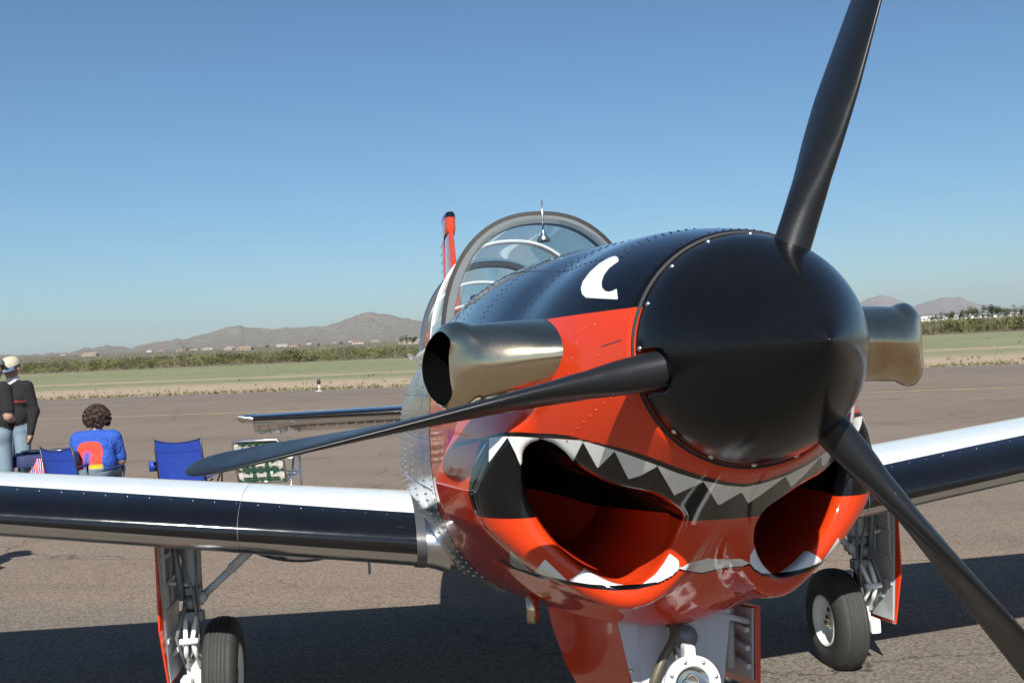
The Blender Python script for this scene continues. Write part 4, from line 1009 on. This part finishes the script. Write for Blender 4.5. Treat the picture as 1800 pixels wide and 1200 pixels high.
def seated(loc, rz):
    p = thing('person', 'seated person with curly dark hair and blue shirt with red and yellow print', 'person', loc, rz)
    T, S, J, SH = 0, 1, 2, 3; zs = .40
    pr = [((-.08, 0, zs+.1), (.08, 0, zs+.1), .13, .13, J), ((-.09, .0, zs+.17), (.09, .0, zs+.17), .14, .14, T), ((-.10, .05, zs+.32), (.10, .05, zs+.32), .135, .135, T), ((-.155, .10, zs+.43), (.155, .10, zs+.43), .085, .085, T), ((0, .12, zs+.46), (0, .16, zs+.55), .06, .055, S)]
    fg = []
    for s in (-1, 1):
        pr += [((s*.10, .02, zs+.08), (s*.14, .44, zs+.06), .09, .065, J), ((s*.14, .44, zs+.05), (s*.15, .40, .08), .06, .045, J), ((s*.15, .40, .05), (s*.16, .55, .035), .045, .035, SH)]
        sh, el, wr = (s*.195, .10, zs+.42), (s*.25, .12, zs+.17), (s*.15, .36, zs+.16); m_ = tuple(np.array(sh)*.2+np.array(el)*.8)
        pr += [(sh, m_, .078, .066, T), (m_, el, .048, .044, S), (el, wr, .043, .03, S)]; hp, hf = hand(wr, (-s*.2, 1, -.2), s, (0, -.2, -1), S); pr += hp; fg += hf
    hp, ey, fr = face((0, .19, zs+.63), (0, 1, -.25), S); pr += hp
    figure('body', pr, [mat_shirt(), MAT['skin'], MAT['jeans'], MAT['shoe']], p, fg); eyes_mesh(ey, p)
    hr = []; r = random.Random(3)
    for i in range(150):
        a = r.uniform(0, 2*math.pi); e = r.uniform(-.75, 1.5); d = np.array((math.cos(a)*math.cos(e), math.sin(a)*math.cos(e), math.sin(e)))
        if d[1] > .45 and d[2] < .45: continue
        c = np.array((0, .175, zs+.645))+d*np.array((.112, .108, .115)); hr.append((c, c+d*.015, .026, .02, 0))
    hr.append(((0, .16, zs+.64), (0, .17, zs+.67), .1, .1, 0))
    figure('curly_hair', hr, [MAT['hair_brown']], p, h=.008, k=.01)
    cu = MB()
    for i in range(260):
        a = r.uniform(0, 2*math.pi); e = r.uniform(-.7, 1.5); d = np.array((math.cos(a)*math.cos(e), math.sin(a)*math.cos(e), math.sin(e)))
        if d[1] > .45 and d[2] < .45: continue
        c = np.array((0, .175, zs+.645))+d*.132; q = np.cross(d, (r.random(), r.random(), r.random())); q /= np.linalg.norm(q); w_ = np.cross(d, q)
        cu.tube([tuple(c+d*.02*math.sin(t*.5)+(q*math.cos(t)+w_*math.sin(t))*.012) for t in np.linspace(0, 5, 7)], .0035, 4)
    cu.build('hair_curls', MAT['hair_brown'], p, fixn=False)
    return p
pw = seated(gxy(161, 11.6), math.radians(-2))
st = thing('folding_stool', 'low folding stool under the seated person in blue shirt', 'stool', tuple(pw.location), 0)
MAT['bluefab'] = plain('blue_nylon', (0.009, 0.041, 0.285), .6, .25, 14, 0, .3)
MAT['bluefabd'] = plain('navy_nylon', (.010, .018, .085), .7, .25, 14, 0, .3)
MAT['tubeblack'] = plain('black_tube', (.02, .02, .022), .4)
MAT['tubealu'] = metal('chair_tube', (.75, .76, .77), .3)
MAT['plasticwhite'] = plain('white_plastic', (0.585, 0.585, 0.578), .5)
MAT['webgreen'] = plain('green_webbing', (.012, .06, .03), .7, .3, 60, 0, .3)
MAT['webwhite'] = plain('white_webbing', (0.510, 0.503, 0.450), .7, .15, 60, 0, .3)
MB().grid([[(x, y, .40-.02*(1-(x/.2)**2)) for x in np.linspace(-.2, .2, 7)] for y in np.linspace(-.18, .18, 5)]).build('seat', MAT['bluefabd'], st)
for s in (-1, 1):
    MB().tube([(-.2, s*.17, .40), (.2, s*.17, 0)], .011).build('leg', MAT['tubeblack'], st); MB().tube([(.2, s*.15, .40), (-.2, s*.15, 0)], .011).build('leg', MAT['tubeblack'], st)

# ------------------------------------------------------------------ chairs and table
def camp_chair(label, loc, rz, arm_dark=False, lean=.10):
    c = thing('camp_chair', label, 'chair', loc, rz, 'blue folding camp chairs')
    A = MAT['bluefab']; Kt = MAT['tubeblack']
    rows = []
    for i in range(9):
        t = i/8; z = .36+.47*t; row = []
        for j in range(11):
            q = -1+j/5; sag = .05*(1-q*q)*(1-.3*t); zz = z-(.035*(1-q*q)*t**3); row.append((q*(.225+.012*t), -.20-lean*t+(-sag), zz))
        rows.append(row)
    bk = MB().grid(rows); bk.grid([[(x, y+.006, z) for x, y, z in r] for r in rows]); b = bk.build('backrest', A, c)
    MB().grid([[(x*1.005, y-.004, z) for x, y, z in r] for r in rows[6:8]]).build('back_band', A, b)
    MB().tube(rows[-1], .006, 6).build('hem', MAT['bluefabd'], b)
    MB().grid([[(x, y, .40-.05*(1-(x/.24)**2)*(1-abs(y)/.5)) for x in np.linspace(-.24, .24, 9)] for y in np.linspace(-.22, .24, 7)]).build('seat', A, c)
    for s in (-1, 1):
        MB().tube([(s*.24, -.19, .34), (s*.242, -.31, .84)], .009).build('back_post', Kt, c)
        MB().tube([(s*.26, .26, .0), (s*.27, .27, .60)], .009).build('front_post', Kt, c)
        am = MB().grid([[(s*(.262+.05*k), y, .60-.03*math.sin(math.pi*(y+.22)/.5)) for k in (-.7, 0, .7)] for y in np.linspace(-.22, .28, 7)]); am.grid([[(s*(.262+.05*k), y, .588-.03*math.sin(math.pi*(y+.22)/.5)) for k in (-.7, 0, .7)] for y in np.linspace(-.22, .28, 7)])
        am.build('armrest', MAT['bluefabd'] if arm_dark or s > 0 else A, c)
        MB().tube([(s*.24, -.24, .0), (s*.25, .25, .40)], .008).build('leg', Kt, c); MB().tube([(s*.24, .25, .02), (s*.25, -.2, .40)], .008).build('leg', Kt, c)
    MB().tube([(-.25, .26, .02), (.25, -.0, .38)], .008).build('cross_brace', Kt, c); MB().tube([(.25, .26, .02), (-.25, -.0, .38)], .008).build('cross_brace', Kt, c)
    MB().tube([(-.25, -.22, .02), (.25, -.2, .36)], .008).build('cross_brace', Kt, c); MB().tube([(.25, -.22, .02), (-.25, -.2, .36)], .008).build('cross_brace', Kt, c)
    MB().lathe([(0, .0), (0, .038), (.10, .044), (.10, .040), (.01, .034)], (-.315, -.16, .50), (0, 0, 1), 16).build('cup_holder', A, c)
    return c
c1 = camp_chair('empty blue folding camp chair turned sideways behind the seated person', gxy(140, 10.9), math.radians(-38), True)
c2 = camp_chair('empty blue folding camp chair standing alone with its back to the wing', gxy(326, 11.3), math.radians(-10))
def lawn_chair(loc, rz):
    c = thing('lawn_chair', 'aluminium lawn chair with green and white woven webbing and white armrests', 'chair', loc, rz)
    T = MAT['tubealu']; Wd = .245
    def bp(x, t): return (x, -.20-.17*t, .36+.44*t)
    fr = MB(); fr.tube([bp(-Wd, 0), bp(-Wd, .93), bp(-Wd+.04, 1.0), bp(Wd-.04, 1.0), bp(Wd, .93), bp(Wd, 0)], .013, 10); fr.build('back_frame', T, c)
    fs = MB(); fs.tube([(-Wd, -.2, .37), (-Wd, .24, .41), (Wd, .24, .41), (Wd, -.2, .37)], .013, 10, closed=True); fs.build('seat_frame', T, c)
    nv, nh = 7, 8
    pat = {1: (1, 1, 0, 0, 0, 1, 1), 3: (0, 1, 1, 1, 1, 1, 0)}
    for i in range(nv):
        x = -Wd+.035+(2*Wd-.07)*i/(nv-1); g_ = i in (1, 2, 3, 4, 5)
        MB().grid([[tuple(np.array(bp(x+dx, t))+np.array((0, .004*math.cos(t*math.pi*nh+i*math.pi), 0))) for dx in (-.021, .021)] for t in np.linspace(.02, .99, 30)]).build('webbing_strap', MAT['webgreen' if g_ else 'webwhite'], c)
        MB().grid([[(x+dx, y, .405+.0*y+.003*math.cos(y*60+i*math.pi)) for dx in (-.021, .021)] for y in np.linspace(-.19, .24, 16)]).build('webbing_strap', MAT['webgreen' if g_ else 'webwhite'], c)
    for j in range(nh):
        t = .05+.9*j/(nh-1); g_ = j in (0, 2, 4, 7)
        MB().grid([[tuple(np.array(bp(x, t+dt))+np.array((0, -.004*math.cos(j*math.pi+(x+Wd)/(2*Wd)*math.pi*(nv-1)), 0))) for dt in (-.042, .042)] for x in np.linspace(-Wd, Wd, 29)]).build('webbing_strap', MAT['webgreen' if g_ else 'webwhite'], c)
    for j in range(6):
        y = -.15+.36*j/5
        MB().grid([[(x, y+dy, .405-.003*math.cos(j*math.pi+(x+Wd)/(2*Wd)*math.pi*(nv-1))) for dy in (-.021, .021)] for x in np.linspace(-Wd, Wd, 29)]).build('webbing_strap', MAT['webwhite' if j % 2 else 'webgreen'], c)
    for s in (-1, 1):
        MB().box((s*(Wd+.04), .03, .60), (.055, .44, .025), bev=.01).build('armrest', MAT['plasticwhite'], c)
        MB().tube([(s*(Wd+.03), .27, 0), (s*(Wd+.03), .20, .59)], .012).build('leg', T, c); MB().tube([(s*(Wd+.02), -.26, 0), (s*(Wd+.02), .02, .59)], .012).build('leg', T, c)
    MB().tube([(-Wd-.03, .27, .012), (Wd+.03, .27, .012)], .012).build('foot_bar', T, c); MB().tube([(-Wd-.02, -.26, .012), (Wd+.02, -.26, .012)], .012).build('foot_bar', T, c)
    return c
lawn_chair(gxy(466, 11.1), math.radians(-12))
tb = thing('folding_table', 'small folding table covered with a dark blue cloth beside the seated person', 'table', gxy(78, 11.5), math.radians(12))
MB().box((0, 0, .70), (.62, .50, .02), bev=.006).build('tabletop', MAT['plasticwhite'], tb)
for x in (-.27, .27):
    for y in (-.2, .2): MB().tube([(x, y, 0), (x*.95, y*.95, .69)], .011).build('leg', MAT['tubealu'], tb)
rows = []
for i in range(25):
    a = 2*math.pi*i/24; e = max(abs(math.cos(a)), abs(math.sin(a))); x, y = .315*math.cos(a)/e, .255*math.sin(a)/e
    rows.append([(x*.2, y*.2, .7125), (x, y, .7125), (x*1.015, y*1.015, .706), (x*(1.02+.03*math.sin(a*7)), y*(1.02+.03*math.sin(a*7)), .60)])
cl = MB().grid(rows).build('tablecloth', MAT['bluefabd']); cl.location = tb.location; cl.rotation_euler = tb.rotation_euler
tag(cl, 'dark blue cloth hanging over the edges of the folding table', 'tablecloth')
def on_table(o, x, y, z):
    c, s = math.cos(tb.rotation_euler[2]), math.sin(tb.rotation_euler[2]); o.location = (tb.location[0]+x*c-y*s, tb.location[1]+x*s+y*c, tb.location[2]+z)
for k, (x, y, l) in enumerate(((.15, .02, 'shallow silver tray lying on the blue tablecloth by the seated person'), (-.13, .08, 'silver tray at the table corner by the standing men'))):
    o = MB().lathe([(0, .0001), (0, .10), (.02, .135), (.024, .14), (.018, .138), (.004, .1), (.004, .0001)], (0, 0, 0), (0, 0, 1), 28).build('tray', MAT['tubealu']); on_table(o, x, y, .716); tag(o, l, 'tray')
def mat_stripes():
    t = NT('striped_bunting'); o = t.obc(); wv = t.n('TexWave', {'Vector': o, 'Scale': 9.0, 'Distortion': 4.0, 'Detail': 1.5})
    c = t.ramp(wv.outputs[1], [(0, (.55, .03, .04)), (.34, (.55, .03, .04)), (.36, (.75, .74, .72)), (.66, (.75, .74, .72)), (.68, (.02, .03, .22))])
    t.bsdf(color=c, rough=.8); return t.m
bag = thing('bunting_bag', 'bag of red white and blue striped bunting hanging from the table edge', 'bag'); on_table(bag, .03, -.31, .40)
rows = []
for i in range(15):
    z = -.02+.30*i/14; r = .09+.05*math.sin(math.pi*min(1, z/.28+.1)); rows.append([((r+.012*math.sin(a*5+i*.7)+.008*math.sin(a*9-i))*math.cos(a)*1.25, (r*.55+.01*math.sin(a*7+i))*math.sin(a), z) for a in np.linspace(0, 2*math.pi, 36, endpoint=False)])
MB().grid(rows, closed=True).add(rows[0], [tuple(range(36))]).build('bag_body', mat_stripes(), bag)
MB().tube([(-.06, 0, .27), (-.04, .02, .33), (.04, .02, .33), (.06, 0, .27)], .008, 6).build('bag_strap', MAT['tubeblack'], bag)
# taxiway edge light
q = pix_ground(561, 688); el_ = thing('taxiway_light', 'small dark taxiway edge light standing in the sand', 'light', (q[0], q[1], 0))
MB().lathe([(0, .16), (.02, .16), (.04, .10), (.05, .04), (.05, 0)], (0, 0, 0), (0, 0, 1), 16).build('base_plate', MAT['plasticwhite'], el_)
MB().tube([(0, 0, .04), (0, 0, .32)], .03, 10).build('stem', MAT['plasticwhite'], el_)
MB().lathe([(.32, .0), (.32, .075), (.36, .085), (.44, .08), (.50, .06), (.52, .0)], (0, 0, 0), (0, 0, 1), 16).build('lens_housing', MAT['tubeblack'], el_)
# ------------------------------------------------------------------ vegetation
def mat_leaf(name, c1, c2):
    t = NT(name); oi = t.n('ObjectInfo'); p = t.pos()
    k = t.math('ADD', t.math('MULTIPLY', oi.outputs['Random'], .6), t.math('MULTIPLY', t.noise(1.1, p, 3), .5))
    c = t.mix(t.step(k, .2, .85), c1, c2)
    b = t.bsdf(color=c, rough=.8, spec=.15); return t.m
MAT['creosote'] = mat_leaf('creosote_leaf', (.085, .095, .038), (.185, .175, .078))
MAT['twig'] = mat_leaf('grey_twig', (.13, .105, .085), (.20, .17, .14))
MAT['treeleaf'] = mat_leaf('tree_leaf', (.035, .055, .022), (.07, .09, .035))
MAT['drygrass'] = mat_leaf('dry_grass', (.18, .18, .085), (.30, .26, .17))
def leaf_cloud(rnd, n, rx, rz, zc, size, lobes=6, zmin=.08):
    L = [(rnd.gauss(0, .45)*rx, rnd.gauss(0, .45)*rx, zc+rnd.uniform(-.35, .55)*rz, rnd.uniform(.35, .6)) for _ in range(lobes)]
    v = []; f = []
    for i in range(n):
        x0, y0, z0, r = L[rnd.randrange(lobes)]; d = Vector((rnd.gauss(0, 1), rnd.gauss(0, 1), rnd.gauss(0, 1))).normalized(); q = rnd.random()**.45
        p = Vector((x0+d.x*r*rx*q, y0+d.y*r*rx*q, max(zmin, z0+d.z*r*rz*1.1*q)))
        a = Vector((rnd.gauss(0, 1), rnd.gauss(0, 1), rnd.gauss(0, 1))).normalized(); b = a.orthogonal().normalized(); s = size*rnd.uniform(.6, 1.4); k = len(v)
        v += [tuple(p+a*s), tuple(p-a*s*.6+b*s*.5), tuple(p-a*s*.6-b*s*.5)]; f.append((k, k+1, k+2))
    return v, f
def stems(rnd, mb, n, h, spread, r0=.02):
    for i in range(n):
        a = rnd.uniform(0, 6.28); l = h*rnd.uniform(.6, 1); s = spread*rnd.uniform(.3, 1)
        pts = [(0.04*math.cos(a), .04*math.sin(a), -.05)]+[(math.cos(a+rnd.uniform(-.25, .25))*s*t**1.2, math.sin(a+rnd.uniform(-.25, .25))*s*t**1.2, l*t) for t in (.35, .7, 1)]
        mb.tube(pts, [r0, r0*.8, r0*.5, r0*.25], 3, caps=False)
def shrub_meshes(seed):
    rnd = random.Random(seed); h = rnd.uniform(1.5, 2.3); m = MB(); v, f = leaf_cloud(rnd, 620, h*.75, h*.62, h*.55, .085, 8); m.add(v, f)
    s = MB(); stems(rnd, s, 12, h*.85, h*.7); return m, s, h
def bare_meshes(seed):
    rnd = random.Random(seed); h = rnd.uniform(2.2, 3.4); s = MB()
    def br(p, d, l, r, lv):
        q = p+d*l; s.tube([tuple(p), tuple((p+q)/2+Vector((rnd.gauss(0, .04), rnd.gauss(0, .04), 0))*l), tuple(q)], [r, r*.8, r*.55], 3, caps=False)
        if lv == 0: return
        for _ in range(3 if lv > 1 else 4):
            nd = (d+Vector((rnd.gauss(0, .55), rnd.gauss(0, .55), rnd.gauss(.1, .35)))).normalized(); br(q, nd, l*rnd.uniform(.55, .85), r*.55, lv-1)
    for _ in range(6): br(Vector((0, 0, -.1)), Vector((rnd.gauss(0, .6), rnd.gauss(0, .6), 1)).normalized(), h*.36, .05, 3)
    return s, h
SH = []
for i in range(6):
    m, s, h = shrub_meshes(40+i); a = m.build('foliage', MAT['creosote'], fixn=False).data; b = s.build('stems', MAT['twig'], fixn=False).data; SH.append((a, b))
BR = []
for i in range(4): s, h = bare_meshes(90+i); BR.append(s.build('branches', MAT['twig'], fixn=False).data)
for o in [o for o in bpy.data.objects if o.name.split('.')[0] in ('foliage', 'stems', 'branches') and o.parent is None]: bpy.data.objects.remove(o)
rnd = random.Random(12)
def belt(px, n):                                            # point at distance n across the taxiway, in the direction of column px
    a = YAW+math.atan((px-900)/FPX); dx, dy = math.sin(a), math.cos(a); k = (n-(ND[0]*CAM[0]+ND[1]*CAM[1]))/(ND[0]*dx+ND[1]*dy)
    return CAM[0]+dx*k, CAM[1]+dy*k
def place_shrub(px, n, sc, bare=False):
    x, y = belt(px, n)
    o = thing('bare_shrub' if bare else 'desert_shrub', 'leafless grey desert shrub in the brush beyond the taxiway' if bare else 'olive green leafy desert shrub in the brush beyond the taxiway', 'shrub', (x, y, 0), rnd.uniform(0, 6.28), 'leafless shrubs in the far brush' if bare else 'leafy shrubs in the far brush')
    o.scale = (sc, sc, sc*rnd.uniform(.85, 1.1))
    if bare: obj('branches', BR[rnd.randrange(4)], o)
    else: a, b = SH[rnd.randrange(6)]; obj('foliage', a, o); obj('stems', b, o)
cols = [c for c in np.linspace(20, 800, 118)]+[c for c in np.linspace(1490, 1830, 52)]
for c in cols: place_shrub(c+rnd.uniform(-6, 6), rnd.uniform(160, 200), rnd.uniform(.55, 1.15))
for c in (215, 235, 322, 330, 465, 150, 690, 250, 540, 610, 1570, 1640, 1730, 1780, 95): place_shrub(c+rnd.uniform(-5, 5), rnd.uniform(158, 185), rnd.uniform(.8, 1.25) if c != 322 else 1.6, True)
# the rest of the brush reads as one mass
V0 = []; F0 = []; mats = []; base_n = 0
protos = []
for i in range(5):
    m = MB(); v, f = leaf_cloud(random.Random(300+i), 150, 1.5, 1.1, .9, .17, 6); protos.append((np.array(v), np.array(f)))
for i in range(1700):
    px = rnd.uniform(-150, 1950); n = 168+260*rnd.random()**1.4; x, y = belt(px, n); v, f = protos[i % 5]; sc = rnd.uniform(.6, 1.35); a = rnd.uniform(0, 6.28)
    R = np.array([[math.cos(a), -math.sin(a), 0], [math.sin(a), math.cos(a), 0], [0, 0, 1]]); V0.append(v@R.T*sc+np.array((x, y, base_z(np.array(math.hypot(x, y)))*0+max(0, (math.hypot(x, y)-420)*.0085)))); F0.append(f+base_n); base_n += len(v)
me = fast_mesh('desert_brush', np.concatenate(V0), np.concatenate(F0)); me.materials.append(MAT['creosote'])
tag(obj('desert_brush', me), 'continuous belt of olive green desert brush behind the single shrubs', 'brush', kind='stuff')
# far brush on the rising plain
V0 = []; F0 = []; base_n = 0
for i in range(2600):
    px = rnd.uniform(-150, 1950); r_ = 430+2200*rnd.random()**1.3; a = YAW+math.atan((px-900)/FPX); x, y = CAM[0]+math.sin(a)*r_, CAM[1]+math.cos(a)*r_
    v, f = protos[i % 5]; sl_ = rnd.sample(range(len(f)), 36); sc = rnd.uniform(.7, 1.5); z = float(base_z(np.array(r_)))
    vv = (v[f[sl_]].reshape(-1, 3))*np.array((1.3, 1.3, 1))*sc*1.25+np.array((x, y, z)); V0.append(vv); F0.append(np.arange(len(vv)).reshape(-1, 3)+base_n); base_n += len(vv)
me = fast_mesh('far_brush', np.concatenate(V0), np.concatenate(F0)); me.materials.append(MAT['creosote'])
tag(obj('far_brush', me), 'sparse brush dotted over the plain below the mountains', 'brush', kind='stuff')
# weeds and tufts beside the pavement
V0 = []; F0 = []; base_n = 0
for i in range(1900):
    px = rnd.uniform(-60, 1860); n = 42.0+(1.6*rnd.random()**2 if i < 1500 else 9*rnd.random() if i < 1800 else 9+110*rnd.random()**1.6); x, y = belt(px, n); s = rnd.uniform(.04, .15)*(1.0 if n < 52 else 1.5)
    for q in range(6):
        a = rnd.uniform(0, 6.28); b = s*rnd.uniform(.5, 1.2); w_ = s*.22; V0.append([(x+math.cos(a+1.57)*w_, y+math.sin(a+1.57)*w_, 0), (x-math.cos(a+1.57)*w_, y-math.sin(a+1.57)*w_, 0), (x+math.cos(a)*b, y+math.sin(a)*b, s*rnd.uniform(.7, 1.4))]); F0.append((base_n, base_n+1, base_n+2)); base_n += 3
me = fast_mesh('weeds', np.array(V0).reshape(-1, 3), np.array(F0)); me.materials.append(MAT['drygrass'])
tag(obj('weeds', me), 'low dry weeds growing in the sand along the pavement', 'weeds', kind='stuff')
# trees by the far buildings
TM = []
for i in range(4):
    r_ = random.Random(500+i); h = r_.uniform(6, 8); m = MB(); v, f = leaf_cloud(r_, 900, h*.42, h*.42, h*.62, .32, 9, 1.2); m.add(v, f); cr = m.build('crown', MAT['treeleaf'], fixn=False)
    s = MB(); s.tube([(0, 0, -.3), (.1, 0, h*.3), (0, .1, h*.65)], [.22, .17, .08], 6)
    for q in range(5): a = q*1.3; s.tube([(0, 0, h*(.25+.06*q)), (math.cos(a)*h*.22, math.sin(a)*h*.22, h*(.5+.06*q))], [.09, .03], 5)
    tr = s.build('trunk', MAT['twig'], fixn=False); TM.append((cr.data, tr.data)); bpy.data.objects.remove(cr); bpy.data.objects.remove(tr)
def far_xy(px, r_):
    a = YAW+math.atan((px-900)/FPX); return CAM[0]+math.sin(a)*r_, CAM[1]+math.cos(a)*r_, float(base_z(np.array(float(r_))))
for px, r_, sc in ((715, 900, 1.1), (728, 905, 1.0), (706, 930, .8), (1655, 620, .85), (1672, 640, 1.0), (1690, 640, .7), (1703, 650, 1.15), (1715, 640, 1.0), (1730, 650, .8), (1745, 640, 1.2), (1757, 655, 1.0), (1770, 640, .9), (1785, 650, 1.1), (1797, 640, .9), (1640, 660, .6), (330, 1300, .8), (470, 1300, .7), (560, 1250, .7), (600, 1200, .8)):
    x, y, z = far_xy(px, r_); o = thing('desert_tree', 'dark green rounded tree on the plain by the far buildings', 'tree', (x, y, z), rnd.uniform(0, 6.28), 'trees by the far buildings'); o.scale = (sc,)*3
    a, b = TM[rnd.randrange(4)]; obj('crown', a, o); obj('trunk', b, o)
# far buildings
WALL = [plain('pale_stucco', (.45, .41, .36), .9), plain('tan_stucco', (.33, .27, .21), .9), plain('white_wall', (.62, .61, .59), .8), plain('pinkish_stucco', (.32, .22, .18), .9)]
ROOF = [plain('red_tile_roof', (.22, .11, .08), .9), plain('grey_roof', (.30, .28, .26), .8), plain('white_metal_roof', (.62, .62, .62), .5), plain('tan_tile_roof', (.27, .20, .15), .9)]
WIN = plain('window_dark', (.05, .06, .07), .2)
WN = ('pale', 'tan', 'white', 'pinkish'); RN = ('red tiled', 'grey', 'white metal', 'tan tiled')
def house(px, r_, wd, dp, ht, wi, ri, rz):
    x, y, z = far_xy(px, r_); o = thing('far_building', '%s walled low building with %s roof below the distant mountains' % (WN[wi], RN[ri]), 'building', (x, y, z-.3), rz, '%s buildings with %s roofs in the distance' % (WN[wi], RN[ri]))
    MB().box((0, 0, ht/2), (wd, dp, ht)).build('wall', WALL[wi], o)
    e = .5; rh = min(2.2, dp*.2); v = [(-wd/2-e, -dp/2-e, ht), (wd/2+e, -dp/2-e, ht), (wd/2+e, dp/2+e, ht), (-wd/2-e, dp/2+e, ht), (-wd/2+dp*.3, 0, ht+rh), (wd/2-dp*.3, 0, ht+rh)]
    MB().add(v, [(0, 1, 5, 4), (1, 2, 5), (2, 3, 4, 5), (3, 0, 4), (0, 3, 2, 1)]).build('roof', ROOF[ri], o)
    k = max(2, int(wd/5))
    for i in range(k): MB().box((-wd/2+wd*(i+.5)/k, -dp/2-.03, ht*.5), (1.4, .1, 1.1)).build('window', WIN, o)
    MB().box((wd*.1, -dp/2-.03, 1.05), (1.0, .08, 2.1)).build('door', WALL[1], o)
HB = [(118, 1500, 16, 9, 3), (150, 1700, 20, 10, 3.2), (268, 1350, 14, 9, 3), (283, 1380, 18, 9, 3), (305, 1600, 16, 9, 3), (345, 1500, 18, 10, 3), (372, 1700, 20, 9, 3), (395, 1500, 16, 9, 3), (415, 1900, 22, 10, 3), (440, 1500, 18, 9, 3), (462, 1800, 20, 10, 3), (485, 1500, 16, 9, 3), (505, 1700, 20, 10, 3), (530, 1500, 22, 9, 3), (548, 1900, 20, 10, 3.2), (570, 1500, 18, 9, 3), (588, 1650, 20, 10, 3), (610, 1450, 22, 10, 3), (630, 1700, 20, 10, 3), (650, 1500, 18, 9, 3), (668, 1800, 24, 10, 3.4), (688, 1400, 22, 10, 3), (708, 1100, 20, 10, 3), (735, 1150, 24, 10, 3), (750, 1400, 20, 10, 3)]
for i, (px, r_, wd, dp, ht) in enumerate(HB): house(px+rnd.uniform(-14, 14), r_*rnd.uniform(.75, 2.3), wd*rnd.uniform(.6, 1.1), dp, ht, (0, 1, 2, 3, 1, 0)[i % 6], (0, 3, 1, 0, 3)[i % 5], rnd.uniform(-.3, .3)-.1)
for px, r_, wd, ht in ((1641, 900, 20, 2.6), (1715, 1000, 26, 2.6), (1765, 980, 18, 3.0), (1684, 1000, 9, 2.6), (1800, 990, 16, 2.6)): house(px, r_, wd, 8, ht, 2, 2, -.25)
# ------------------------------------------------------------------ thin desert haze
hz = MB().box((0, 6000, 249), (29000, 20000, 502)).build('haze', [])
t = NT('desert_haze'); pv = t.n('VolumePrincipled', {'Color': (.93, .965, 1.0), 'Density': 4.0e-5, 'Anisotropy': .2}); t.t.links.new(pv.outputs[0], t.out.inputs['Volume'])
hz.data.materials.append(t.m); tag(hz, 'thin pale blue desert haze in the air', 'haze', kind='stuff')
